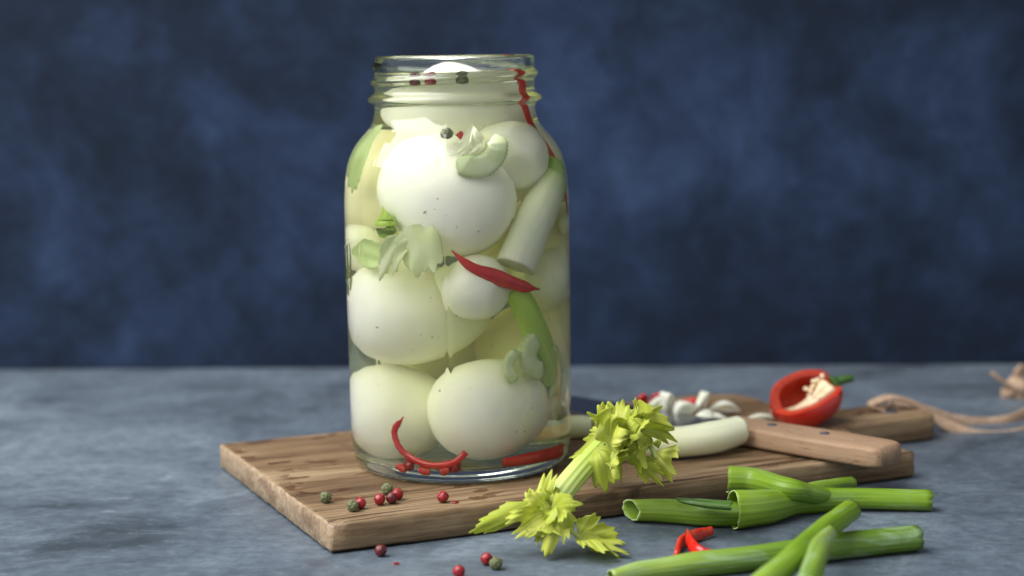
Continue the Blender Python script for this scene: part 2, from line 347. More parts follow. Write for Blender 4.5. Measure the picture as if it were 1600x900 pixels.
# ------------------------------------------------------------------ the setting: table, backdrop
def slab(name, x0, x1, y0, y1, z0, z1, mat):
    bm = bmesh.new(); bmesh.ops.create_cube(bm, size=1)
    for v in bm.verts: v.co = Vector(((x0 + x1) / 2 + v.co.x * (x1 - x0), (y0 + y1) / 2 + v.co.y * (y1 - y0), (z0 + z1) / 2 + v.co.z * (z1 - z0)))
    return bm_obj(name, bm, mat, smooth=False)
t = slab('table_top', -1.3, 1.3, -1.1, 0.6, -0.03, 0.0, M['table']); t['kind'] = 'structure'
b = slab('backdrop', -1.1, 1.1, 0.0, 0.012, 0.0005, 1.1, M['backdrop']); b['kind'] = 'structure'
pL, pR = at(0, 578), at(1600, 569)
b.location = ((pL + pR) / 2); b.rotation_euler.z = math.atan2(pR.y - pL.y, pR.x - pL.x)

# ------------------------------------------------------------------ cutting board
BA = at(515, 868); BU = (at(1428, 748) - BA); BL = BU.length; BU.normalize(); BV = Vector((-BU.y, BU.x, 0)); BW = 0.158; HM = 0.0765
def board():
    """outline in the board's own x (length), y (width): body, rounded back shoulder, handle tongue"""
    hm, hw, hl = HM, 0.018, 0.058
    path = [(0, 0), (BL, 0)]
    path += [(BL - 0.001, hm - hw - 0.006), (BL + 0.005, hm - hw)]
    path += [(BL + hl - 0.004, hm - hw), (BL + hl, hm - hw + 0.005), (BL + hl, hm + hw - 0.006), (BL + hl - 0.006, hm + hw), (BL + 0.005, hm + hw)]
    R = 0.022
    path += [(BL - 0.001, hm + hw + 0.006), (BL, BW - R)] + [(BL - R + R * math.cos(a), BW - R + R * math.sin(a)) for a in (0.3, 0.6, 0.9, 1.2, math.pi / 2)]
    path += [(-0.006, BW)]
    pts = []
    n = len(path)
    for i in range(n):                      # resample every 2 mm
        a, c = Vector(path[i]), Vector(path[(i + 1) % n]); k = max(1, int((c - a).length / 0.002))
        for j in range(k): pts.append(a.lerp(c, j / k))
    N = len(pts); V = []; Fc = []
    def nrm(i):
        d = (pts[(i + 1) % N] - pts[i - 1]).normalized(); return Vector((d.y, -d.x))
    prof = [(0.0012, 0.0), (0.0, 0.0014), (0.0, BT - 0.0016), (0.00025, BT - 0.0007), (0.0009, BT - 0.0001), (0.0022, BT)]
    rings = []
    for (inset, z) in prof:
        st = len(V); rings.append(st)
        for i, p in enumerate(pts):
            nn = nrm(i); q = p - nn * inset
            wv = mnoise.noise(Vector((p.x * 160, p.y * 160, z * 90))) * 0.0004
            end = max(0, 1 - (p.x + 0.006 * p.y / BW) / 0.0015)
            wv += end * (mnoise.noise(Vector((3, p.y * 260, z * 160))) * 0.0006 - max(0, mnoise.noise(Vector((9, p.y * 55, 1)))) * 0.0022 * (z / BT) ** 2)
            q = q + nn * wv
            ch = max(0, 1 - math.hypot(p.x, p.y) / 0.008)     # knocked corner
            q = q + Vector((0.6, 1)).normalized() * 0.0040 * ch * (0.10 + 0.90 * z / BT)
            zz = z - (ch * 0.0012 if z > 0.005 else 0)
            if z > BT * 0.7: zz += mnoise.noise(Vector((p.x * 120, p.y * 120, 7))) * 0.00025 - abs(mnoise.noise(Vector((p.x * 40, p.y * 90, 5)))) * 0.0004
            V.append(Vector((q.x, q.y, zz)))
    for a, c in zip(rings, rings[1:]):
        for i in range(N): Fc.append((a + i, a + (i + 1) % N, c + (i + 1) % N, c + i))
    Fc.append(tuple(rings[0] + i for i in range(N))[::-1]); Fc.append(tuple(rings[-1] + i for i in range(N)))
    return V, Fc
V, Fc = board()
root = empty('cutting_board', (BA.x, BA.y, 0.0006)); root.rotation_euler.z = math.atan2(BU.y, BU.x)
tag(root, 'rough brown wooden cutting board with a short paddle handle, under the jar', 'cutting board')
o = mesh_obj('plank', V, Fc, M['board'], root, smooth=False)
for p in o.data.polygons: p.use_smooth = len(p.vertices) < 5
bm = bmesh.new()                                                  # flat dark disc painting the shade inside the hole for the strap
bmesh.ops.create_cone(bm, segments=24, radius1=0.0045, radius2=0.0045, depth=0.0006, cap_ends=True)
o = bm_obj('strap_hole_shade', bm, M['dark_pin_and_hole'], root); o.location = (BL + 0.040, HM, BT + 0.0001)

# ------------------------------------------------------------------ the jar
PROF = [(42.5, 0.0), (44.8, 0.6), (46.6, 2.4), (47.8, 5.5), (48.5, 10), (48.8, 18), (49, 30), (49, 112), (48.9, 118), (48.3, 126), (47.3, 132.4), (45.9, 136.5),
        (44.2, 139.9), (42.0, 143), (39.6, 145.6), (37.6, 147.8), (36.2, 150), (35.3, 153), (34.9, 156), (34.7, 160), (34.6, 175), (34.6, 177.6)]
IN = [(0, 5.2), (20, 5.2), (34, 5.0), (40.5, 5.6), (43.4, 8.0), (44.8, 12.5), (45.3, 20), (45.5, 30), (45.5, 112), (45.4, 118), (44.8, 126), (43.7, 132), (42.2, 136), (40.4, 139.3), (38.2, 142.3), (35.9, 145),
      (34.0, 147.3), (32.7, 150), (31.9, 153), (31.5, 157), (31.3, 175), (31.6, 178.0)]
def resample(pr, step):
    z = [Vector((a, b)) for a, b in pr]; out = []
    for a, c in zip(z, z[1:]):
        k = max(1, int((c - a).length / step))
        for j in range(k): out.append(a.lerp(c, j / k))
    out.append(z[-1]); 
    # smooth corners
    arr = np.array([(p.x, p.y) for p in out])
    for _ in range(6): arr[1:-1] = arr[1:-1] * 0.5 + (arr[:-2] + arr[2:]) * 0.25
    return arr
def gauss(x, s): return np.exp(-(x / s) ** 2)
def seg_d(a, z, p, q):                       # distance to an emboss stroke in mm on the unrolled wall
    px, pz = a - p[0], z - p[1]; dx, dz = q[0] - p[0], q[1] - p[1]; t = np.clip((px * dx + pz * dz) / (dx * dx + dz * dz + 1e-9), 0, 1)
    return np.hypot(px - t * dx, pz - t * dz)
def arc(cx, cz, rx, rz, a0, a1, n=10):
    q = [(cx + rx * math.cos(math.radians(a0 + (a1 - a0) * i / n)), cz + rz * math.sin(math.radians(a0 + (a1 - a0) * i / n))) for i in range(n + 1)]
    return list(zip(q, q[1:]))
def build_jar():
    root = empty('pickle_jar', (0, 0, BT + 0.0010)); tag(root, 'tall clear glass screw-neck jar without a lid, packed with boiled eggs', 'jar')
    seg = 720; th = np.arange(seg) * 2 * math.pi / seg; c, s = np.cos(th), np.sin(th)
    out = resample(PROF, 0.55); inn = resample(IN, 1.2)
    fr = np.degrees(th) - 270; fr = (fr + 180) % 360 - 180            # degrees from the front, + to the right
    strokes = []                                                       # raised marks on the left of the wall: mm along the wall from the front, height
    strokes += arc(-60.5, 94, 2.6, 6.5, -60, 250) + [((-62.5, 89), (-58.0, 84)), ((-58, 84), (-59.5, 80))] + arc(-67, 90, 3.5, 8, 0, 360, 14)
    strokes += [((-48.0, 99.2), (-48.6, 96.6)), ((-45.6, 99.2), (-46.2, 96.6))] + arc(-61.5, 79, 2.0, 3.5, 30, 300) + [((-66, 78), (-63, 74))]
    rows = []
    for r, z in out:
        R = np.full(seg, r)
        # bead under the thread
        R += 3.0 * np.exp(-abs((z - 160.4) / 2.0) ** 3)
        # screw thread, one turn and a bit, rising to the right along the front
        turn = (fr + 90) / 360.0                                      # 0 at the left, 0.5 at the right
        for k in (-1, 0, 1):
            zc = 167.4 + 7.2 * (turn + k); tot = turn + k
            end = np.clip((tot + 0.12) / 0.12, 0, 1) * np.clip((1.08 - tot) / 0.12, 0, 1)
            R += 1.75 * np.exp(-np.abs((z - zc) / 1.45) ** 3) * end
        body = 1 / (1 + math.exp(-(z - 24) / 2)) * 1 / (1 + math.exp((z - 150) / 4))
        R += 0.30 * gauss(fr + 3.6, 1.15) * body + 0.22 * gauss(fr - 176, 1.2) * body     # mould seams
        for fa, fh, fw in ((-43, .07, .9), (-38, .05, .7), (-24, .06, .8), (30, .05, .9)): R += fh * gauss(fr - fa, fw) * body
        if 22 < z < 130:                                              # faint waviness of pressed glass
            R += 0.05 * np.sin(th * 9 + 1.3 + z * 0.01) * body + 0.035 * np.sin(th * 23 + z * 0.02) * body
        if 66 < z < 106:
            am = np.radians(fr) * r; d = np.full(seg, 9.0)
            for p, q in strokes: d = np.minimum(d, seg_d(am, z, p, q))
            R += 0.5 * np.exp(-(d / 0.85) ** 2)
        rows.append(np.stack([R * c, R * s, np.full(seg, z)], 1))
    lip = []
    for a in np.linspace(0.2, 2.95, 18):                               # rounded lip
        r = 33.1 + 1.5 * math.cos(a); z = 177.6 + 1.4 * math.sin(a); lip.append(np.stack([r * c, r * s, np.full(seg, z)], 1))
    rows += lip
    for r, z in inn[::-1]:                                            # the dry inner wall, down to the brine; below it the brine's skin is the inner wall
        if z > 177.3: continue
        if z < LZ + 0.95: break
        rows.append(np.stack([r * c, r * s, np.full(seg, z)], 1))
    rt = np.interp(LZ + 0.9, inn[8:, 1], inn[8:, 0]); rows.append(np.stack([rt * c, rt * s, np.full(seg, LZ + 0.9)], 1))
    # underside: ring foot with a shallow push-up
    foot = [np.stack([r * c, r * s, np.full(seg, z)], 1) for r, z in ((6, 1.4), (20, 1.4), (34, 1.3), (38, 1.0), (40, 0.3), (41.3, 0.0))]
    rows = foot + rows
    V = np.concatenate(rows) * 0.001; n = len(rows); Fc = []
    for i in range(n - 1):
        a0, b0 = i * seg, (i + 1) * seg
        Fc += [(a0 + k, a0 + (k + 1) % seg, b0 + (k + 1) % seg, b0 + k) for k in range(seg)]
    Fc.append(tuple(range(seg))[::-1])
    o = mesh_obj('jar_glass', V, Fc, M['glass'], root)
    return root
LZ = 171.0                                                            # brine level above the jar's foot, mm
build_jar()
def build_brine():
    seg = 720; th = np.arange(seg) * 2 * math.pi / seg; c, s = np.cos(th), np.sin(th)
    inn = resample(IN, 1.2); rt = np.interp(LZ + 0.9, inn[8:, 1], inn[8:, 0])
    pr = [(r, z) for r, z in inn if z < LZ + 0.85 and r > 0.5] + [(rt, LZ + 0.9)]; ns = len(pr)
    top = [(rt - 0.25, LZ + 0.6), (rt - 0.7, LZ + 0.32), (rt - 1.5, LZ + 0.1), (rt - 3, LZ), (15, LZ), (3, LZ)]
    rows = []
    for r, z in pr + top:
        R = r + (0.06 * np.sin(th * 5 + 2) + 0.05 * np.sin(th * 11 + z * 0.03) if 15 < z < 140 else 0 * th); rows.append(np.stack([R * c, R * s, np.full(seg, z)], 1))
    V = np.concatenate(rows) * 0.001; n = len(rows); Fc = []
    for i in range(n - 1):
        a0, b0 = i * seg, (i + 1) * seg
        Fc += [(a0 + k, a0 + (k + 1) % seg, b0 + (k + 1) % seg, b0 + k) for k in range(seg)]
    Fc.append(tuple(range(seg))[::-1]); Fc.append(tuple((n - 1) * seg + k for k in range(seg)))
    o = mesh_obj('brine', V, Fc, M['brine']); o.location = (0, 0, BT + 0.0010); o.data.materials.append(M['brine_top'])
    mi = np.zeros(len(Fc), dtype=np.int32); mi[(ns - 1) * seg:(n - 1) * seg] = 1; mi[-1] = 1; o.data.polygons.foreach_set('material_index', mi)
    tag(o, 'pale yellow-green pickling brine filling the glass jar', 'brine')
build_brine()

# ------------------------------------------------------------------ eggs and pearl onions in the jar
def egg_mesh(a, b, blunt=0.12, nu=40, nv=48, wob=0.02, seed=0):
    V = []; Fc = []
    for i in range(nu + 1):
        t = math.pi * i / nu; x = a * math.cos(t); r = b * math.sin(t) * (1 - blunt * math.cos(t))
        for k in range(nv):
            p = 2 * math.pi * k / nv; q = Vector((x, r * math.cos(p), r * math.sin(p)))
            q *= 1 + wob * mnoise.noise(q.normalized() * 1.6 + Vector((seed * 5.1, 2, 3))) + wob * .35 * mnoise.noise(q.normalized() * 4.5 + Vector((seed * 2.3, 7, 1))); V.append(q)
    for i in range(nu):
        for k in range(nv): k2 = (k + 1) % nv; Fc.append((i * nv + k, (i + 1) * nv + k, (i + 1) * nv + k2, i * nv + k2))
    return V, Fc
INR = np.array(IN)[3:] * 0.001
def settle(o, px, py, extra=0.0):
    """slide a thing along the sight line bent by the brine until it lies just inside the glass"""
    R = o.rotation_euler.to_matrix(); W = np.array([tuple(R @ v.co) for v in o.data.vertices]); p, d = refr(px, py); s = 0.0
    while s < 0.09:
        q = W + np.array(p + d * s)
        lim = np.interp(q[:, 2] - BT - .001, INR[:, 1], INR[:, 0])
        if np.all(np.hypot(q[:, 0], q[:, 1]) < lim - 0.0005): break
        s += 0.0002
    o.location = p + d * (s + extra)
    return o
def egg(c, axis, a, b, label, mat='egg', seed=0, group=None, name='boiled_egg', cat='egg'):
    V, Fc = egg_mesh(a, b, seed=seed); o = mesh_obj(name, V, Fc, M[mat]); o.location = c
    o.rotation_euler = Vector(axis).to_track_quat('X', 'Z').to_euler(); tag(o, label, cat, group); return o
mm = 0.001
settle(egg(Vector(), (0.75, 0.6, 0.12), 24.5 * mm, 21.8 * mm, 'boiled egg at the jar bottom beneath the ribbed celery pieces, dark specks on it', seed=1), 770, 638)
settle(egg(Vector(), (0.25, 0.9, -0.25), 22.5 * mm, 21 * mm, 'boiled egg at the jar bottom above the thin red chili curl', seed=2), 613, 645)
settle(egg(Vector(), (0.95, 0.25, -0.05), 27.5 * mm, 22.6 * mm, 'boiled egg below the soaked celery leaf, against the glass', seed=3), 640, 488)
settle(egg(Vector(), (-0.72, 0.35, 0.32), 27 * mm, 22.5 * mm, 'large boiled egg above the red chili slice, biggest in the jar', seed=4), 696, 311)
egg(Vector((0.001, 0.004, 0.1662)), (0.8, 0.6, 0), 25 * mm, 21.5 * mm, 'boiled egg in the jar neck breaking the brine surface', seed=5)
egg(Vector((0.0222, 0.0160, 0.066)), (0.3, 0.5, 0.8), 20 * mm, 17 * mm, 'yellowed boiled egg deep in the jar behind the pearl onion', 'egg_warm', seed=6)
egg(Vector((-0.0195, 0.0150, 0.1305)), (0.3, 0.2, 0.9), 20 * mm, 18.3 * mm, 'boiled egg at the back of the jar under the glass shoulder, beside the green leaf', 'egg_warm', seed=7)
egg(Vector((-0.0080, 0.0255, 0.066)), (0.3, 0.2, 0.9), 18 * mm, 15.6 * mm, 'small yellowed boiled egg at the back of the jar, above the lowest eggs', 'egg_warm', seed=9)
egg(Vector((0.0205, 0.0195, 0.107)), (0.2, 0.4, 0.9), 21 * mm, 19.5 * mm, 'boiled egg at the back of the jar behind the scallion stalk', 'egg_warm', seed=8)
def onion(c, rad, axis, label, seed=0, tip=0.35):
    """a peeled pearl onion: round, drawn out to a point"""
    nu, nv = 36, 40; V = []; Fc = []
    for i in range(nu + 1):
        t = math.pi * i / nu; x = math.cos(t); r = math.sin(t)
        if x > 0.55: k = (x - 0.55) / 0.45; x = x + tip * k * k; r *= 1 - 0.35 * k
        if x < -0.85: x = -0.85 - (abs(x) - 0.85) * 0.5
        for k in range(nv):
            p = 2 * math.pi * k / nv; rr = r * (1 + 0.012 * math.cos(p * 7 + seed)); V.append(Vector((x, rr * math.cos(p), rr * math.sin(p))) * rad)
    for i in range(nu):
        for k in range(nv): k2 = (k + 1) % nv; Fc.append((i * nv + k, (i + 1) * nv + k, (i + 1) * nv + k2, i * nv + k2))
    o = mesh_obj('pearl_onion', V, Fc, M['pearl']); o.location = c; o.rotation_euler = Vector(axis).to_track_quat('X', 'Z').to_euler(); tag(o, label, 'onion'); return o
settle(onion(Vector(), 0.0138, (-0.55, 0.35, 0.2), 'peeled pearl onion directly under the red chili slice', 1), 744, 449)
settle(onion(Vector(), 0.0140, (-0.2, 0.8, 0.5), 'peeled pearl onion in the jar shoulder beside the celery slice', 2, 0.2), 806, 247, .001)
settle(onion(Vector(), 0.0130, (0.2, 0.5, 0.8), 'peeled pearl onion against the glass below and behind the white scallion stalk', 3, 0.25), 856, 437, .004)
onion(Vector((0.0305, 0.0090, 0.0420)), 0.0118, (0.2, 0.5, 0.8), 'pearl onion low in the jar between the speckled egg and the glass', 8, 0.2)
onion(Vector((-0.0060, 0.0280, 0.0370)), 0.0142, (0.2, 0.5, 0.8), 'pearl onion at the back of the jar bottom between the two lowest eggs', 7, 0.2)
onion(Vector((0.0235, 0.0130, 0.1380)), 0.0115, (0.2, 0.5, 0.8), 'pearl onion at the back of the jar shoulder behind the red chili strip', 6, 0.2)
onion(Vector((0.0385, 0.005, 0.118)), 0.0050, (0.2, 0.5, 0.8), 'small pearl onion squeezed between glass and scallion stalk', 4, 0.2)
onion(Vector((-0.030, 0.007, 0.109)) , 0.0110, (0.6, 0.4, 0.1), 'peeled pearl onion against the glass beside the green scallion ring', 5, 0.25)

# ------------------------------------------------------------------ vegetables in the jar
def stalk(name, pts, rad, mat, label, cat, parent=None, **kw):
    V, Fc, UV = sweep(pts, rad, **kw); c = Vector((sum(v.x for v in V) / len(V), sum(v.y for v in V) / len(V), min(v.z for v in V)))
    o = mesh_obj(name, [v - c for v in V], Fc, M[mat], uvs=UV); o.location = c
    if parent: keep(o, parent)
    if label: tag(o, label, cat)
    return o
p0, p1, p2 = ins(806, 416, .0085), ins(835, 350, .0085), ins(868, 285, .0075, .002); p3 = ins(876, 258, .005, .003)
stalk('scallion_stalk', [p0, p1, p2, p3], [.0083, .0084, .0076, .0050], 'jar_scallion', 'white scallion stalk turning green, standing aslant in the jar', 'scallion', seg=32, jag=.0006)
g0, g1, g2, g3 = ins(806, 452, .006, .003), ins(824, 490, .006, .001), ins(843, 535, .006, .001), ins(862, 590, .006, .003)
stalk('scallion_stalk', [g0, g1, g2, g3], [.0048, .0056, .0062, .0066], 'jar_green', 'bright green scallion stalk in the jar beneath the chili slice', 'scallion', seg=28)
# ribbed celery slices
def crescent(name, c, ax_u, ax_v, R, thick, arc_deg, depth, mat, label, ribs=9):
    """celery slice: a curved bar with ribs on its outer side"""
    u, v = Vector(ax_u).normalized(), Vector(ax_v).normalized(); n = u.cross(v).normalized(); nu, seg = 46, 20; V = []; Fc = []
    for i in range(nu + 1):
        s = i / nu; a = math.radians(arc_deg) * (s - 0.5); tap = min(1, 4.2 * s ** 0.7, 4.2 * (1 - s) ** 0.7); tap = max(tap, 0.05)
        rad = (u * math.cos(a) + v * math.sin(a))
        for k in range(seg):
            p = 2 * math.pi * k / seg; x = math.cos(p); y = math.sin(p)
            x = math.copysign(abs(x) ** 0.6, x); y = math.copysign(abs(y) ** 0.5, y)
            rib = 1 + (0.10 * math.cos(a * ribs * 6.0) if x > 0 else 0)
            V.append(rad * (R + thick * tap * x * rib) + n * (depth * tap * y) - u * R)
    for i in range(nu):
        for k in range(seg): k2 = (k + 1) % seg; Fc.append((i * seg + k, i * seg + k2, (i + 1) * seg + k2, (i + 1) * seg + k))
    Fc.append(tuple(range(seg))[::-1]); Fc.append(tuple(nu * seg + k for k in range(seg)))
    o = mesh_obj(name, V, Fc, M[mat]); o.location = c; tag(o, label, 'celery'); return o
def wall_frame(c):
    out = Vector((c.x, c.y, 0)).normalized(); right = Vector((-out.y, out.x, 0)); return out, right, Vector((0, 0, 1))
c = ins(762, 256, .004, .0); out, rgt, up = wall_frame(c)
crescent('celery_slice', c, rgt * 0.5 - up * 0.85, rgt * 0.85 + up * 0.5, .0095, .0046, 165, .0032, 'celery_pale', 'ribbed green celery slice resting on the large egg in the jar')
c = ins(824, 560, .004, .0); out, rgt, up = wall_frame(c)
crescent('celery_slice', c, -rgt * 0.9 - up * 0.15, -rgt * 0.15 + up * 0.9, .0070, .0042, 190, .0034, 'celery_pale', 'curled ribbed celery slice over the green scallion in the jar')
c = ins(794, 574, .003, .0); out, rgt, up = wall_frame(c)
crescent('celery_slice', c, -rgt - up * .2, up, .0060, .0024, 150, .0024, 'celery_pale', 'thin celery sliver on the speckled egg in the jar', 6)
c = ins(872, 580, .003, .0); out, rgt, up = wall_frame(c)
crescent('celery_slice', c, rgt - up * .2, up, .0120, .0022, 140, .0026, 'celery_pale', 'long celery sliver against the glass beside the green scallion', 14)
# green ring of scallion
c = ins(603, 352, .0045, .0); out, rgt, up = wall_frame(c)
stalk('scallion_ring', [c + up * .0068 - rgt * .0010, c + up * .0035, c, c - up * .0045], [.0005, .0012, .0025, .0038, .0046, .0048, .0044, .0030], 'jar_green', 'small green scallion end beside the soaked celery leaf', 'scallion', seg=48, n=28, dome=.0010, ribs=8, ribh=.03)

# leaf blades -----------------------------------------------------------
def fan_leaf(spine, side, width, lobes=5, seed=0, curl=0.25, ruffle=0.10, teeth=0.10, spread=70, nt=104, nr=16, fold=0.0, frill=0.0, wedge=0.55, thick=0.00022):
    """A lobed, toothed blade laid along a 3-D spine. spine: points base to tip; side: across direction; width: half width at the widest."""
    rnd = random.Random(seed); L = 1.0; V = []; Fc = []; UV = []
    cs = catmull(spine, 40); lens = [0.0]
    for a, b in zip(cs, cs[1:]): lens.append(lens[-1] + (b - a).length)
    tot = lens[-1]
    def S(x):
        x = min(max(x, 0), 1.25); f = x * 40; j = min(int(f), 39); p = cs[j] + (cs[j + 1] - cs[j]) * (f - j)
        t = (cs[min(j + 1, 40)] - cs[max(j - 1, 0)]).normalized(); return p, t
    ph = [rnd.uniform(0, 6.28) for _ in range(6)]; lobe_len = [rnd.uniform(0.86, 1.06) for _ in range(lobes)]
    A = math.radians(spread)
    outline = []
    for i in range(nt + 1):
        q = -1 + 2 * i / nt; a = q * A
        lp = (q + 1) / 2 * lobes; li = min(int(lp), lobes - 1); f = lp - li           # position in the lobe
        d = min(f, 1 - f) if 0 < lp < lobes else 0.5
        if li == 0 and f < .5 or li == lobes - 1 and f > .5: d = 0.5
        notch = math.exp(-(d / 0.14) ** 2) if lobes > 1 else 0
        R = (1 - (1 - wedge) * notch + 0.10 * (1 - abs(2 * f - 1))) * lobe_len[li] * (1 - 0.34 * abs(q) ** 1.6)
        tt = (f * 4.0 + 0.5) % 1.0
        R *= 1 + teeth * (1 - 2 * abs(tt - 0.42) / 0.58) * (1 if lobes > 1 else .6) + 0.025 * math.sin(q * 31 + ph[0])
        outline.append((R * math.cos(a), R * math.sin(a)))
    ymax = max(abs(y) for x, y in outline); xmax = max(x for x, y in outline)
    sd0 = Vector(side).normalized()
    for j in range(nr + 1):
        r = (j / nr) ** 0.8 if j else 0.02
        for i, (ox, oy) in enumerate(outline):
            x = ox / xmax * r; y = oy / ymax * r
            p, t = S(x); sd = (sd0 - t * sd0.dot(t)).normalized(); n = t.cross(sd)
            yy = y * width
            z = curl * width * y * y + ruffle * width * (math.sin(y * 7 + ph[1] + x * 5) * 0.5 + math.sin(x * 9 + ph[2] + y * 3) * 0.5 + math.sin((math.atan2(oy, ox)) * lobes * 1.1 + ph[3]) * 0.8 * r) * (0.25 + r)
            z += fold * width * abs(y) + frill * width * math.sin(math.atan2(oy, ox) * 15 + ph[4]) * r ** 4
            z += width * 0.02 * math.cos(math.atan2(oy, ox) / A * lobes * math.pi * 2) * r
            V.append(p + sd * yy + n * z); UV.append((x, math.atan2(oy, ox) / A * 0.5 + 0.5))
    w = nt + 1
    for j in range(nr):
        for i in range(nt): Fc.append((j * w + i, j * w + i + 1, (j + 1) * w + i + 1, (j + 1) * w + i))
    return V, Fc, UV
def leaf(name, parent, mat, label=None, cat=None, **kw):
    V, Fc, UV = fan_leaf(**kw); o = mesh_obj(name, V, Fc, M[mat], uvs=UV)
    md = o.modifiers.new('thickness', 'SOLIDIFY'); md.thickness = kw.get('thick', 0.00014); md.offset = 0
    if parent: keep(o, parent)
    if label: tag(o, label, cat)
    return o
a, b2 = ins(640, 365, .002), ins(668, 425, .002); out, rgt, up = wall_frame(a)
leaf('celery_leaf', None, 'brine_leaf', 'pale soaked celery leaf pressed against the glass under the large egg', 'celery leaf', spine=[ins(640, 352, .003), ins(656, 390, .002), ins(668, 430, .002)], side=rgt, width=.0105, lobes=2, seed=4, curl=-.15, ruffle=.12, teeth=.05, spread=80, wedge=.88)
leaf('celery_leaf', None, 'brine_leaf', 'torn pale celery leaf hanging in the brine below the scallion ring', 'celery leaf', spine=[ins(640, 365, .004), ins(615, 395, .002), ins(602, 442, .002)], side=rgt, width=.006, lobes=2, seed=8, curl=-.1, ruffle=.25, teeth=.05, spread=60, wedge=.8)
leaf('celery_leaf', None, 'brine_leaf', 'translucent celery shred between large egg and pearl onion near the jar neck', 'celery leaf', spine=[ins(738, 192, .003, .002, ri=.041), ins(732, 225, .003, ri=.0435), ins(706, 250, .003)], side=rgt, width=.0055, lobes=3, seed=12, curl=-.2, ruffle=.2, teeth=.1, spread=55, wedge=.6)
leaf('scallion_leaf', None, 'jar_green', 'green scallion leaf curving along the jar shoulder beside a pale egg', 'scallion', spine=[ins(588, 197, .002, .003, ri=.0365), ins(566, 222, .002, .004, ri=.0415), ins(551, 258, .002, .004, ri=.044), ins(549, 305, .002, .006, ri=.0445)], side=Vector((.5, -.8, 0)), width=.0085, lobes=1, seed=3, curl=.2, ruffle=.05, teeth=0, spread=40, wedge=.9)
leaf('scallion_leaf', None, 'jar_green', 'green scallion leaf against the glass below a pearl onion, behind the pale celery leaf', 'scallion', spine=[ins(546, 392, .003, .005), ins(575, 396, .003, .004), ins(612, 400, .003, .006)], side=Vector((0, 0, 1)), width=.0065, lobes=1, seed=5, curl=.1, ruffle=.05, teeth=0, spread=40, wedge=.9)
leaf('scallion_leaf', None, 'jar_green', 'green scallion leaf inside the glass shoulder beside the red chili strip', 'scallion', spine=[Vector((.036, .006, .146)), Vector((.040, .008, .136)), Vector((.0415, .008, .124))], side=Vector((-.3, 1, 0)), width=.009, lobes=1, seed=6, curl=-.25, ruffle=.06, teeth=0, spread=40, wedge=.9)

# chili pieces -----------------------------------------------------------
def strip(name, pts, widths, thick, side, mat, label, cat='chili', n=36, flesh=None):
    """a cut strip: flat, tapering, slightly domed across"""
    c = catmull(pts, n); V = []; Fc = []; seg = 10
    for i in range(n + 1):
        t = (c[min(i + 1, n)] - c[max(i - 1, 0)]).normalized(); s = (side - t * side.dot(t)).normalized(); nn = t.cross(s); w = lerp_list(widths, i / n); th = thick * min(1, w / (max(widths) * 0.5))
        for k in range(seg):
            p = 2 * math.pi * k / seg; x = math.cos(p); y = math.sin(p); x = math.copysign(abs(x) ** 0.7, x); y = math.copysign(abs(y) ** 0.6, y)
            V.append(c[i] + s * (x * w) + nn * (y * th + 0.25 * w * (1 - x * x) * 0.5 + 0.0001 * math.sin(i * 1.7)))
    for i in range(n):
        for k in range(seg): k2 = (k + 1) % seg; Fc.append((i * seg + k, i * seg + k2, (i + 1) * seg + k2, (i + 1) * seg + k))
    Fc.append(tuple(range(seg))[::-1]); Fc.append(tuple(n * seg + k for k in range(seg)))
    cc = Vector((sum(v.x for v in V) / len(V), sum(v.y for v in V) / len(V), min(v.z for v in V)))
    o = mesh_obj(name, [v - cc for v in V], Fc, M[mat]); o.location = cc
    if flesh: o.data.materials[0] = M[flesh]
    tag(o, label, cat); return o
Z = Vector((0, 0, 1))
strip('chili_slice', [ins(705, 391, .0012), ins(735, 416, .0012), ins(775, 433, .0012), ins(815, 447, .0012), ins(843, 452, .0012)], [.0003, .0020, .0033, .0026, .0003], .0010, Vector((.1, 0, 1)), 'chili', 'pointed red chili slice pressed to the glass in mid jar')
strip('chili_slice', [ins(631, 651, .0012), ins(617, 675, .0012), ins(631, 706, .0012), ins(670, 725, .0012), ins(708, 722, .0012), ins(728, 706, .0012)], [.0001, .0009, .0010, .0010, .0010, .0009], .0014, Vector((0, -1, 0)), 'chili', 'thin red chili curl at the jar bottom below the eggs', n=60)
strip('chili_slice', [ins(786, 722, .0012), ins(835, 714, .0012), ins(880, 702, .0012)], [.0018, .0026, .0026], .0011, Z, 'chili', 'thick red chili strip lying along the jar bottom edge')
for k, (x0, y0, x1, y1, nm) in enumerate(((655, 733, 672, 737, 'small red chili scrap on the jar floor under the middle of the curl'), (688, 737, 702, 733, 'small red chili scrap on the jar floor near the end of the curl'), (620, 727, 634, 733, 'small red chili scrap on the jar floor beside a red peppercorn'))):
    strip('chili_scrap', [ins(x0, y0, .0012), ins(x1, y1, .0012)], [.0013, .0018, .0012], .0010, Z, 'chili_flesh', nm, n=8)
NI = .0305
strip('chili_slice', [ins(804, 112, .0012, ri=NI, ro=.0346), ins(815, 128, .0012, ri=NI, ro=.0346), ins(817, 155, .0012, ri=NI, ro=.0346), Vector((.0308, -.0050, .153)), Vector((.0370, -.0045, .1425)), Vector((.0418, -.0035, .131)), Vector((.0432, -.003, .122))], [.0012, .0019, .0019, .0018, .0015, .0013, .0006], 0.0008, Vector((.85, .5, 0)), 'chili_flesh', 'long red chili strip running down from the brine surface in the jar neck', n=60)
strip('chili_slice', [ins(716, 212, .002, .004, ri=.041), ins(728, 222, .002, .004, ri=.041)], [.0016, .0020], .0009, Z, 'chili_flesh', 'red chili scrap beside the green peppercorn in the jar shoulder', n=8)
strip('chili_slice', [Vector((.0418, .010, .116)), Vector((.0425, .008, .124))], [.0016, .0020], .0009, Vector((0, 1, 0)), 'chili', 'red chili scrap against the glass behind the scallion stalk top', n=8)

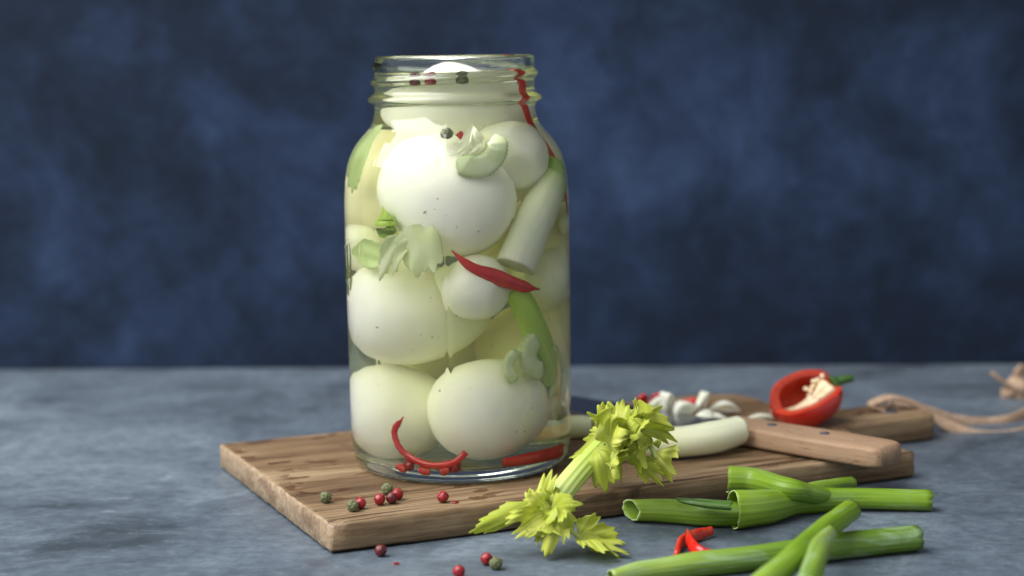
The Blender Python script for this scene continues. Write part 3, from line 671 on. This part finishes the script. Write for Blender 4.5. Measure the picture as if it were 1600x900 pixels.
# peppercorns -----------------------------------------------------------
def pc_mesh(kind, seed):
    bm = bmesh.new(); bmesh.ops.create_icosphere(bm, subdivisions=4, radius=1); rnd = random.Random(seed); off = Vector((seed * 3.7, seed * 1.3, 5))
    dent = Vector((rnd.uniform(-1, 1), rnd.uniform(-1, -0.2), rnd.uniform(-.2, 1))).normalized()
    for v in bm.verts:
        d = v.co.normalized()
        if kind == 'green':
            r = 1.14 - 0.42 * max(0, 0.32 - abs(mnoise.noise(d * 2.3 + off))) ** 1.0 * 1.6 - 0.12 * max(0, .25 - abs(mnoise.noise(d * 5 + off))) * 2 - .02
        else:
            r = 1.02 + 0.09 * mnoise.noise(d * 1.5 + off) - 0.07 * abs(mnoise.noise(d * 3.5 + off))
            k = d.dot(dent)
            if k > 0.78: r -= 0.34 * min(1, (k - 0.78) / 0.16)
        v.co = d * r
    return bm
def peppercorn(c, r, kind, label, seed, group=None):
    o = bm_obj('peppercorn', pc_mesh(kind, seed), M[{'green': 'green_pc', 'red': 'red_pc', 'dark': 'dark_pc'}[kind]]); o.location = c; o.scale = (r, r * 0.96, r * 0.97)
    o.rotation_euler = (seed, seed * 2.1, seed * .7); tag(o, label, 'peppercorn', group); return o
NK = dict(ri=.0312, ro=.0346)
zl = BT + .001 + LZ * mm
for (px, kind, lab, sd) in ((649, 'dark', 'dark peppercorn floating at the brine surface in the jar neck', 1), (673, 'red', 'red peppercorn floating at the brine surface in the jar neck', 2), (722, 'green', 'green peppercorn floating at the brine surface in the jar neck', 3)):
    q = ins(px, 128, .0024, **NK); q.z = zl - .0010; peppercorn(q, .0024, kind, lab, sd)
peppercorn(ins(697, 211, .0026, .001, ri=.0405), .0026, 'green', 'green peppercorn under brine above the large egg', 4)
for (px, py, k, lab, sd) in ((640, 731, 'red', 'red peppercorn on the jar floor near the pointed end of the chili curl', 5), (711, 733, 'red', 'red peppercorn on the jar floor near the blunt end of the chili curl', 6)):
    q = ins(px, py, .0026); q.z = BT + .001 + .0052 + .0026; peppercorn(q, .0026, k, lab, sd)
PB = [(509, 777, 'green', 'green peppercorn alone on the board, closest to its pale end'), (551, 790, 'green', 'green peppercorn on the board touching a red one'), (563, 786, 'red', 'red peppercorn on the board tucked behind a green one'),
      (593, 780, 'red', 'red dented peppercorn on the board between green ones'), (605, 764, 'green', 'green peppercorn on the board behind the dark red pair'), (612, 778, 'dark', 'blackened red peppercorn on the board, front of a touching pair'),
      (621, 772, 'red', 'red peppercorn on the board, rear of a touching pair'), (692, 776, 'red', 'lone dark red peppercorn on the board in front of the jar')]
for i, (px, py, k, lab) in enumerate(PB): peppercorn(at(px, py, BT + .0029), .0024, k, lab, 11 + i)
PT = [(595, 860, 'dark', 'broken dark red peppercorn on the table below the board edge'), (760, 873, 'red', 'red peppercorn on the table touching a green one'), (775, 880, 'green', 'green peppercorn on the table touching a red one'), (717, 893, 'red', 'lone red peppercorn on the table in front of the board')]
for i, (px, py, k, lab) in enumerate(PT): peppercorn(at(px, py, .0024), .0024, k, lab, 31 + i)
def flake(p, r, seed, lab):
    rnd = random.Random(seed); n = 9; V = [(r * rnd.uniform(.6, 1.2) * math.cos(6.283 * i / n), r * rnd.uniform(.5, .9) * math.sin(6.283 * i / n), 0) for i in range(n)]
    V += [(x * .8, y * .8, .0005) for x, y, z in V]; Fc = [tuple(range(n))[::-1], tuple(range(n, 2 * n))] + [(i, (i + 1) % n, n + (i + 1) % n, n + i) for i in range(n)]
    o = mesh_obj('peppercorn_flake', V, Fc, M['red_pc'], smooth=False); o.location = p; tag(o, lab, 'peppercorn')
flake(at(620, 881, .0002), .0014, 3, 'tiny red peppercorn flake on the table')
flake(at(711, 785, BT + .0008), .0016, 5, 'tiny red peppercorn flake on the board')

# ------------------------------------------------------------------ celery sprig leaning over the board edge
root = empty('celery_sprig', aty(905, 770, -.075)); tag(root, 'pale yellow-green celery sprig with ruffled leaves leaning over the board edge', 'celery')
s0, s1, s2, s3 = aty(862, 792, -.094), aty(880, 767, -.088), aty(906, 735, -.078), aty(940, 697, -.066)
stalk('stalk', [s0, s1, s2, s3], [.0042, .0047, .0046, .0036], 'celery', None, None, root, seg=72, n=30, side=Vector((.5, -.6, .6)), flat=.8, wob=.08, ribs=12, ribh=.035)
def LF(seed, pts, side, width, **kw):
    sp = [aty(x, y, Y) for x, y, Y in pts]; d = dict(lobes=5, curl=.2, ruffle=.15, teeth=.075, frill=.04, spread=70, wedge=.74); d.update(kw)
    d['wedge'] = max(d['wedge'], .80); width *= 1.3; d['spread'] = min(86, d['spread'] * 1.2)
    if d['lobes'] == 5: d['lobes'] = 4 if seed % 2 else 3
    return leaf('leaf', root, 'leaf', spine=sp, side=Vector(side), width=width, seed=seed, **d)
def petiole(pts, r0, r1):
    return stalk('leaf_stem', [aty(x, y, Y) for x, y, Y in pts], [r0, r1], 'celery', None, None, root, seg=14, n=16)
R_ = (1, 0, 0); U_ = (0, 0, 1)
# upper tuft
LF(1, [(930, 699, -.072), (938, 722, -.078), (948, 769, -.077)], (1, -.1, .1), .0090, lobes=3, spread=68, wedge=.8, curl=-.10, ruffle=.08)
LF(2, [(952, 690, -.055), (925, 692, -.052), (889, 716, -.050)], (.2, .8, .6), .0075, lobes=5, curl=.1)
LF(3, [(966, 690, -.066), (960, 660, -.064), (950, 628, -.060)], (1, .2, .1), .0085, lobes=3, spread=55, curl=.5)
LF(4, [(972, 690, -.070), (970, 655, -.072), (975, 624, -.066)], (1, -.3, 0), .0068, lobes=5, spread=50, curl=-.7, ruffle=.2)
LF(5, [(992, 680, -.064), (996, 650, -.060), (994, 620, -.056)], (.7, .7, 0), .0058, lobes=3, spread=42, curl=1.0, wedge=.75)
LF(6, [(958, 696, -.075), (972, 678, -.083), (1004, 668, -.084)], (.3, -.4, -1), .0095, lobes=5, curl=-.5, ruffle=.28)
LF(7, [(975, 690, -.074), (992, 676, -.084), (1016, 676, -.086)], (.2, -.8, -.7), .0080, lobes=5, curl=.6, ruffle=.3)
LF(8, [(985, 676, -.070), (1015, 668, -.066), (1057, 682, -.062)], (.1, .6, -.9), .0075, lobes=5, spread=60, curl=-.6, ruffle=.22)
LF(9, [(950, 700, -.076), (968, 690, -.088), (985, 700, -.090)], (.8, -.3, -.6), .0075, lobes=5, curl=.5, ruffle=.3)
LF(10, [(968, 692, -.074), (988, 706, -.084), (1002, 734, -.083)], (1, -.2, .5), .0090, lobes=5, spread=68, curl=-.5, ruffle=.22, wedge=.65)
petiole([(990, 690, -.070), (1014, 696, -.078), (1026, 716, -.080)], .0014, .0009)
LF(12, [(1022, 706, -.080), (1032, 722, -.081), (1052, 751, -.080)], (.9, -.2, .55), .0068, lobes=5, spread=58, curl=-.3, wedge=.72)
LF(13, [(1000, 716, -.082), (1012, 736, -.083), (1038, 760, -.082)], (.9, 0, .6), .0036, lobes=3, spread=40, curl=.5, wedge=.5)
LF(14, [(1008, 672, -.066), (1020, 650, -.062), (1030, 646, -.058)], (.5, .5, -.5), .0060, lobes=5, curl=.6, ruffle=.25)
LF(15, [(962, 684, -.078), (978, 664, -.082), (986, 650, -.076)], (1, -.3, .2), .0070, lobes=5, curl=.7, ruffle=.3)
# lower tuft
LF(16, [(866, 792, -.098), (850, 775, -.098), (864, 732, -.093)], (.9, .1, .1), .0060, lobes=5, spread=50, curl=.8, ruffle=.2, wedge=.7)
LF(17, [(856, 790, -.098), (842, 790, -.100), (838, 762, -.098)], (.8, .1, .4), .0055, lobes=5, spread=60, curl=.5, ruffle=.2)
LF(18, [(846, 780, -.099), (800, 806, -.106), (732, 833, -.112)], (.3, .2, .9), .0034, lobes=1, spread=34, curl=.9, ruffle=.08, teeth=.05, wedge=.9)
LF(19, [(862, 795, -.100), (835, 808, -.107), (791, 829, -.110)], (.1, .45, .9), .0070, lobes=5, spread=62, curl=-.3, ruffle=.18)
LF(20, [(862, 800, -.102), (862, 828, -.112), (852, 871, -.1135)], (1, -.2, .1), .0060, lobes=5, spread=52, curl=-.4, ruffle=.15, wedge=.65)
LF(21, [(858, 796, -.102), (845, 826, -.110), (828, 846, -.110)], (.9, -.2, .3), .0052, lobes=5, spread=60, curl=-.4, ruffle=.2)
LF(22, [(858, 800, -.101), (878, 808, -.110), (898, 826, -.110)], (-.3, -.6, -.9), .0072, lobes=3, spread=66, curl=-.5, ruffle=.14, wedge=.75)
petiole([(866, 790, -.098), (880, 818, -.104), (908, 842, -.1055)], .0017, .0009)
LF(23, [(898, 836, -.105), (936, 848, -.108), (989, 866, -.111)], (.3, -1, -.05), .0110, lobes=7, spread=55, curl=-.06, ruffle=.08, wedge=.6)
LF(24, [(900, 840, -.103), (934, 836, -.097), (968, 832, -.094)], (.1, .6, .6), .0062, lobes=5, spread=60, curl=.2, ruffle=.14)
LF(25, [(862, 794, -.100), (870, 800, -.110), (866, 824, -.114)], (1, -.1, .2), .0052, lobes=5, curl=.4, ruffle=.2)

# ------------------------------------------------------------------ scallion leaves on the table
def scal(name, pts, rad, mat, label, **kw):
    P = [at(x, y, z) for x, y, z in pts]; d = dict(seg=64, n=48, hollow=.86, wob=.09, ribs=16, ribh=.012, side=Vector((0, 0, 1)), jag=.0010); d.update(kw)
    o = stalk(name, P, rad, mat, label, 'scallion', **d); o.data.materials.append(M['scallion_cut'])
    np_ = len(o.data.polygons); mi = np.zeros(np_, dtype=np.int32); mi[-2 * d['seg']:] = 1; o.data.polygons.foreach_set('material_index', mi)   # pale cut rims
    return o
scal('scallion_leaf', [(986, 797, .0052), (1060, 799, .0052), (1110, 803, .0054), (1168, 802, .0054)], [.0045, .0052, .0054, .0050], 'scallion', 'hollow green scallion leaf with its open end beside the celery', flat=.95, oblique=.9)
scal('scallion_leaf', [(1056, 778, .0120), (1072, 783, .0128), (1105, 787, .0122), (1143, 790, .0118)], [.0007, .0022, .0034, .0036], 'scallion_dark', 'thin dark green scallion tip lying on the hollow leaf', hollow=.8, flat=.5)
scal('scallion_leaf', [(1146, 797, .0080), (1190, 793, .0076), (1250, 783, .0060), (1330, 779, .0052), (1455, 782, .0045)], [.0058, .0055, .0048, .0045, .0043], 'scallion', 'wide-mouthed green scallion piece narrowing to a cut end, lying on the table', hollow=.93, flat=[1.36, 1.32, 1.15, 1.02, 1])
scal('scallion_leaf', [(1138, 749, .0130), (1180, 752, .0125), (1230, 764, .0130), (1262, 771, .0100), (1300, 777, .0060)], [.0056, .0053, .0046, .0040, .0030], 'scallion', 'green scallion branch with a broad cut end leaning against the board', hollow=.9)
scal('scallion_leaf', [(1245, 768, .0110), (1290, 760, .0095), (1330, 756, .0060)], [.0024, .0028, .0030], 'scallion', 'short green scallion stub behind the wide-mouthed piece', hollow=.85)
scal('scallion_leaf', [(955, 904, .0035), (1010, 892, .0040), (1105, 880, .0046), (1250, 862, .0050), (1340, 850, .0052), (1434, 840, .0052)], [.0030, .0038, .0046, .0048, .0050, .0050], 'scallion_bloom', 'long waxy green scallion leaf crossing the table in front of the chili strips', hollow=.9)
scal('scallion_leaf', [(1180, 925, .0120), (1230, 880, .0155), (1275, 838, .0165), (1330, 797, .0160)], [.0046, .0044, .0042, .0041], 'scallion', 'green scallion stem leaning across the long leaf', hollow=.86)
scal('scallion_leaf', [(1296, 832, .0168), (1279, 862, .0175), (1262, 915, .0140)], [.0030, .0040, .0042], 'scallion_bloom', 'bluish waxy scallion leaf forking down from the leaning stem', hollow=.8, flat=.8, side=Vector((0, -1, .3)))

# red chili strips on the table
strip('chili_strip', [at(1056, 868, .0022), at(1062, 850, .0024), at(1085, 838, .0026), at(1112, 829, .0026)], [.0020, .0030, .0027, .0018], .0011, Vector((.3, .5, .8)), 'chili_flesh', 'straight red pepper strip with rough cut face lying under another strip')
strip('chili_strip', [at(1074, 828, .0060), at(1078, 845, .0058), at(1092, 864, .0040), at(1115, 871, .0024), at(1142, 872, .0022)], [.0006, .0021, .0030, .0033, .0014], .0009, Vector((.4, -.2, .8)), 'chili', 'curved glossy red pepper strip crossing over the straight one')

# ------------------------------------------------------------------ on the board: knife, onion pieces, red pepper
def knife():
    z0 = BT + .0010
    A = at(1150, 698, z0); Bp = at(1352, 733, z0); d = (Bp - A).normalized(); root = empty('kitchen_knife', A); root.rotation_euler.z = math.atan2(d.y, d.x)
    tag(root, 'kitchen knife with pale beech handle lying on the board, blade under the chopped onion', 'knife')
    L = (Bp - A).length + .006; x0, x1 = -.012, L; W = .022; T = .0098
    # handle: rounded bar with softened end, a little waisted
    V = []; Fc = []; n = 40; seg = 32
    for i in range(n + 1):
        s = i / n; x = x0 + (x1 - x0) * s; e = min((x1 - x) / .007, 1); e = math.sqrt(max(0, 1 - (1 - e) ** 2)) if e < 1 else 1; e = max(e, .25)
        ww = (W / 2) * (1 - .05 * math.cos(s * 5)) * (0.72 + .28 * e); tt = T / 2 * (0.80 + .2 * e)
        for k in range(seg):
            p = 2 * math.pi * k / seg; y = math.copysign(abs(math.cos(p)) ** .38, math.cos(p)); z = math.copysign(abs(math.sin(p)) ** .38, math.sin(p)); V.append(Vector((x, W / 2 + y * ww, T / 2 + z * tt)))
    for i in range(n):
        for k in range(seg): k2 = (k + 1) % seg; Fc.append((i * seg + k, i * seg + k2, (i + 1) * seg + k2, (i + 1) * seg + k))
    Fc.append(tuple(range(seg))[::-1]); Fc.append(tuple(n * seg + k for k in range(seg)))
    hd = mesh_obj('handle', V, Fc, M['handle'], root)
    zb = T * .5; Lb = .125; n = 24; V = []; Fc = []
    for i in range(n + 1):
        s = i / n; x = x0 + .001 - Lb * s; back = W * .95; edge = W * .10 - .012 * min(1, s * 6) ; edge = edge + (back - edge) * max(0, (s - .45) / .55) ** 2.2
        for (y, z) in ((back, zb + .0011), (back, zb - .0011), (edge, zb - .0002), (edge, zb + .0002)): V.append(Vector((x, y, z)))
    for i in range(n):
        for k in range(4): k2 = (k + 1) % 4; Fc.append((i * 4 + k, (i + 1) * 4 + k, (i + 1) * 4 + k2, i * 4 + k2))
    Fc.append((0, 1, 2, 3)); Fc.append((n * 4 + 3, n * 4 + 2, n * 4 + 1, n * 4))
    mesh_obj('blade', V, Fc, M['steel'], root, smooth=False)
    for fx in (.012, .040):
        bm = bmesh.new(); bmesh.ops.create_cone(bm, segments=16, radius1=.0022, radius2=.0022, depth=.0006, cap_ends=True)
        r = bm_obj('rivet', bm, M['dark_pin_and_hole'], hd); r.location = (fx, W / 2, T + .0001)
knife()
zb = BT + .0010
# white scallion length beside the knife
stalk('cut_scallion', [at(985, 692, zb + .0078), at(1060, 690, zb + .0076), at(1110, 684, zb + .0078), at(1154, 672, zb + .0088)], [.0066, .0068, .0072, .0066], 'scallion_white', 'pale whitish scallion length lying on the board beside the knife handle', 'scallion', seg=32, wob=.03, jag=.001)
stalk('cut_scallion', [at(868, 668, zb + .0050), at(900, 667, zb + .0050), at(925, 667, zb + .0050)], [.0052, .0054, .0050], 'scallion_white', 'short white scallion chunk on the board right behind the jar', 'scallion', seg=24, n=16)
stalk('cut_scallion', [at(925, 666, zb + .0052), at(960, 664, zb + .0052), at(990, 662, zb + .0050)], [.0050, .0052, .0046], 'scallion_white', 'white scallion chunk on the board behind the celery tuft', 'scallion', seg=24, n=16)
def wedge(c, size, rot, seed, label, group=None):
    """a piece cut from a scallion bulb: curved wedge with flat cut sides"""
    rnd = random.Random(seed); n = 14; bm = bmesh.new(); a0 = rnd.uniform(.5, .9); th = size[1] * .62; ring = []
    for i in range(n + 1):                                     # bulb-side arc, then the cut side
        a = math.pi * (i / n); ring.append((math.cos(a) * size[0], math.sin(a) ** 1.5 * size[2] * 1.6))
    for i in range(1, n):
        a = math.pi * (1 - i / n); ring.append((math.cos(a) * size[0] * .96, math.sin(a) * size[2] * 1.5 * rnd.uniform(.24, .30) * a0))
    f1 = [bm.verts.new((x, -th * (1 - .5 * abs(x) / size[0]) + .08 * th * mnoise.noise(Vector((x * 300, z * 300, seed))), z)) for x, z in ring]
    f2 = [bm.verts.new((x * .97, th * (1 - .6 * abs(x) / size[0]), z * .95 + size[2] * .08)) for x, z in ring]
    bm.faces.new(f1); bm.faces.new(f2[::-1]); m_ = len(ring)
    for i in range(m_): bm.faces.new((f1[i], f2[i], f2[(i + 1) % m_], f1[(i + 1) % m_]))
    bmesh.ops.recalc_face_normals(bm, faces=bm.faces[:])
    bmesh.ops.bevel(bm, geom=[e for e in bm.edges if e.calc_face_angle(0) > .7], offset=size[1] * .05, segments=1, affect='EDGES')
    bm.transform(Matrix.Rotation(rot[2], 4, 'Z') @ Matrix.Rotation(rot[1], 4, 'Y') @ Matrix.Rotation(rot[0], 4, 'X'))
    lo = min(v.co.z for v in bm.verts)
    for v in bm.verts: v.co.z -= lo
    o = bm_obj('onion_piece', bm, M['garlic'], smooth=False); o.location = c; tag(o, label, 'onion', group); return o
WG = [((1022, 655), (.0062, .006, .0068), (0, .5, .3), 'blunt white onion wedge beside the tall pointed one on the board'),
      ((1048, 655), (.0064, .006, .0098), (.1, -.45, .8), 'tall pointed white onion wedge, highest of the chopped heap'),
      ((1074, 663), (.0080, .006, .0062), (.2, -.6, .2), 'white onion wedge leaning at the front of the chopped heap'),
      ((1092, 650), (.0060, .005, .0075), (.2, .6, 1.2), 'pointed white onion wedge at the knife side of the heap'),
      ((1100, 666), (.0080, .006, .0045), (.6, .2, .4), 'low rounded white onion piece in front of the heap'),
      ((1132, 646), (.0100, .0050, .0036), (.2, .1, .2), 'long pale onion sliver lying flat behind the knife'),
      ((1116, 660), (.0085, .0045, .0030), (.3, 0, -.1), 'thin pale onion sliver next to the knife handle'),
      ((1008, 668), (.0060, .006, .0052), (.3, .4, .5), 'white onion piece half hidden by the celery tuft'),
      ((1190, 656), (.0095, .0035, .0020), (.1, 0, .1), 'thin onion sliver between knife handle and red pepper')]
for i, ((px, py), sz, rot, lab) in enumerate(WG): wedge(at(px, py, zb), tuple(q * .86 for q in sz), rot, 50 + i, lab)
for i, (pts, wd, lab) in enumerate((([(998, 650), (1004, 626), (1010, 618)], .0030, 'red chili bit behind the celery tuft on the board'), ([(1018, 640), (1026, 622), (1032, 618)], .0028, 'red chili bit standing beside the onion heap'), ([(1066, 632), (1080, 629), (1092, 627)], .0026, 'flat red chili bit behind the onion heap'))):
    Y = at(1030, 648, zb).y + .004 * i
    strip('chili_bit', [aty(x, y, Y) for x, y in pts], [wd * .7, wd, wd * .6], .0014, Vector((1, .2, .6)), 'chili', lab, n=14)

def pepper():
    c = at(1262, 664, zb); root = empty('red_pepper', c); tag(root, 'halved red pepper showing pale pith and seeds, on the board behind the knife', 'pepper')
    # axis from blossom end (left, down) to stem (right, up); cut face towards the viewer
    ax = Vector((.86, .38, .30)).normalized(); face = Vector((-.42, -.86, .28)); face = (face - ax * face.dot(ax)).normalized(); sd = ax.cross(face).normalized()
    ctr = Vector((0, .004, .0128)); A, Bs, Dp = .0185, .0140, .0135; nu, nv = 40, 36
    def pt(u, v, k):                                   # u along the axis 0..1, v 0..pi around the back, k scale
        t = math.pi * u; x = -math.cos(t) * A * k; r = math.sin(t) ** .75 * (1 + .10 * math.cos(t)); lob = 1 + .11 * math.cos(v * 3 + .9) + .06 * mnoise.noise(Vector((u * 5, v * 1.4, 2.2)))
        if u > .8: x -= (u - .8) * A * .6
        return ctr + ax * x + sd * (math.cos(v) * r * Bs * k * lob) - face * (math.sin(v) * r * Dp * k * lob)
    v0, v1 = -.85, math.pi + .15; KI = .76
    def vv(j): return v0 + (v1 - v0) * j / nv
    for nm, k, mt in (('skin', 1.0, 'pepper_skin'), ('flesh', KI, 'pepper_flesh')):
        V = [pt(i / nu, vv(j), k) for i in range(nu + 1) for j in range(nv + 1)]; Fc = []
        for i in range(nu):
            for j in range(nv): q = i * (nv + 1) + j; f = (q, q + 1, q + nv + 2, q + nv + 1); Fc.append(f if k == 1 else f[::-1])
        if nm == 'flesh':                              # cut rim joining inner and outer wall
            st = len(V)
            for ve, sg in ((v0, -1), (v1, 1)):
                for i in range(nu + 1): V += [pt(i / nu, ve, .998), pt(i / nu, ve + sg * .05, .90), pt(i / nu, ve, KI)]
            for s_ in range(2):
                o_ = st + s_ * (nu + 1) * 3
                for i in range(nu):
                    for h in range(2): a_ = o_ + i * 3 + h; Fc.append((a_, a_ + 1, a_ + 4, a_ + 3))
        mesh_obj(nm, V, Fc, M[mt], root)
    # pith: a rib down the middle and a seed core at the stem end
    V, Fc, UV = sweep([ctr + ax * .013 - face * .001, ctr + ax * .004 + sd * .002 - face * .003, ctr - ax * .005 + sd * .001 - face * .007, ctr - ax * .013 - face * .005], [.0050, .0030, .0016, .0011], seg=20, n=30, wob=.6, seed=4, flat=1.2, side=face)
    pith = mesh_obj('pith', V, Fc, M['pepper_pith'], root)
    V, Fc, UV = sweep([ctr + ax * .008 + sd * .004 - face * .003, ctr + ax * .001 + sd * .008 - face * .004, ctr - ax * .008 + sd * .0075 - face * .004], [.0024, .0013, .0009], seg=12, n=16, wob=.3, seed=9, side=face)
    mesh_obj('pith', V, Fc, M['pepper_pith'], root)
    rnd = random.Random(6)
    sv = egg_mesh(.0016, .0011, nu=8, nv=10); me = None
    for i in range(34):
        p = ctr + ax * rnd.uniform(.002, .014) + sd * rnd.uniform(-.006, .007) - face * rnd.uniform(-.0012, .0025)
        if me is None: o = mesh_obj('seed', *sv, M['pepper_pith'], pith); me = o.data
        else: o = bpy.data.objects.new('seed', me); COL.objects.link(o); o.parent = pith
        o.location = p; o.rotation_euler = (rnd.random() * 3, rnd.random() * 3, rnd.random() * 3)
    V, Fc, UV = sweep([ctr + ax * .0155, ctr + ax * .019 + Vector((.001, 0, .0006)), ctr + ax * .024 + Vector((.003, 0, .0))], [.0046, .0022, .0018], seg=14, n=14, dome=.0004)
    mesh_obj('stem', V, Fc, M['stem'], root)
pepper()

# ------------------------------------------------------------------ leather strap through the board handle
def ribbon(pts, w, th, side):
    c = catmull(pts, 60); V = []; Fc = []
    for i in range(61):
        t = (c[min(i + 1, 60)] - c[max(i - 1, 0)]).normalized(); s = lerp3(side, i / 60); s = (s - t * s.dot(t)).normalized(); n = t.cross(s)
        for (x, y) in ((-1, -.6), (-.9, -1), (.9, -1), (1, -.6), (1, .6), (.9, 1), (-.9, 1), (-1, .6)): V.append(c[i] + s * (x * w) + n * (y * th))
    for i in range(60):
        for k in range(8): k2 = (k + 1) % 8; Fc.append((i * 8 + k, i * 8 + k2, (i + 1) * 8 + k2, (i + 1) * 8 + k))
    Fc.append(tuple(range(8))[::-1]); Fc.append(tuple(480 + k for k in range(8)))
    return V, Fc
def lerp3(v, u):
    if isinstance(v, Vector): return v
    t = u * (len(v) - 1); j = min(int(t), len(v) - 2); return v[j].lerp(v[j + 1], t - j)
hole = BA + BU * (BL + .040) + BV * HM; hy = hole.y
root = empty('leather_strap', (hole.x, hole.y, BT)); tag(root, 'tan leather strap looped through the board handle and knotted on the table', 'strap')
up_ = Vector((.1, .2, 1)); fl_ = Vector((-.3, 1, .15))
def part(nm, V, Fc, mt): o = mesh_obj(nm, V, Fc, M[mt]); keep(o, root); return o
part('band', *ribbon([Vector((hole.x - .002, hole.y, BT + .001)), aty(1362, 632, hy), aty(1395, 621, hy + .004), aty(1435, 634, hy + .008), aty(1475, 662, hy + .008), aty(1530, 681, hy + .006), aty(1600, 676, hy + .012), aty(1680, 640, hy + .05)], .0030, .0008, [fl_, fl_, up_, up_]), 'leather')
part('band', *ribbon([Vector((hole.x + .004, hole.y + .004, BT + .001)), aty(1398, 632, hy + .014), aty(1445, 642, hy + .018), aty(1490, 656, hy + .022), aty(1540, 661, hy + .026), aty(1590, 652, hy + .032), aty(1660, 610, hy + .07)], .0030, .0008, [fl_, up_, up_, up_]), 'leather')
K = aty(1588, 612, hy + .09)
V, Fc, UV = sweep([K + Vector((-.004, 0, .006)), K + Vector((.002, -.004, .003)), K + Vector((.004, 0, -.004)), K + Vector((-.002, .003, -.006)), K + Vector((-.005, -.001, .001))], [.0045, .0052, .0055, .0050, .0040], seg=16, n=30, flat=.7, wob=.2); part('knot', V, Fc, 'leather')
part('tail', *ribbon([K + Vector((-.002, 0, .004)), K + Vector((-.008, -.002, .006)), K + Vector((-.014, -.002, .011))], .0032, .0009, fl_), 'leather')
part('tail', *ribbon([K + Vector((.002, 0, .004)), K + Vector((.001, 0, .010)), K + Vector((.004, 0, .014))], .0030, .0009, Vector((1, .3, 0))), 'leather')
part('band', *ribbon([K + Vector((0, 0, -.004)), K + Vector((.006, -.008, -.012)), K + Vector((.016, -.012, -.018)), K + Vector((.034, -.015, K.z * 0 - .021))], .0050, .0010, up_), 'leather')
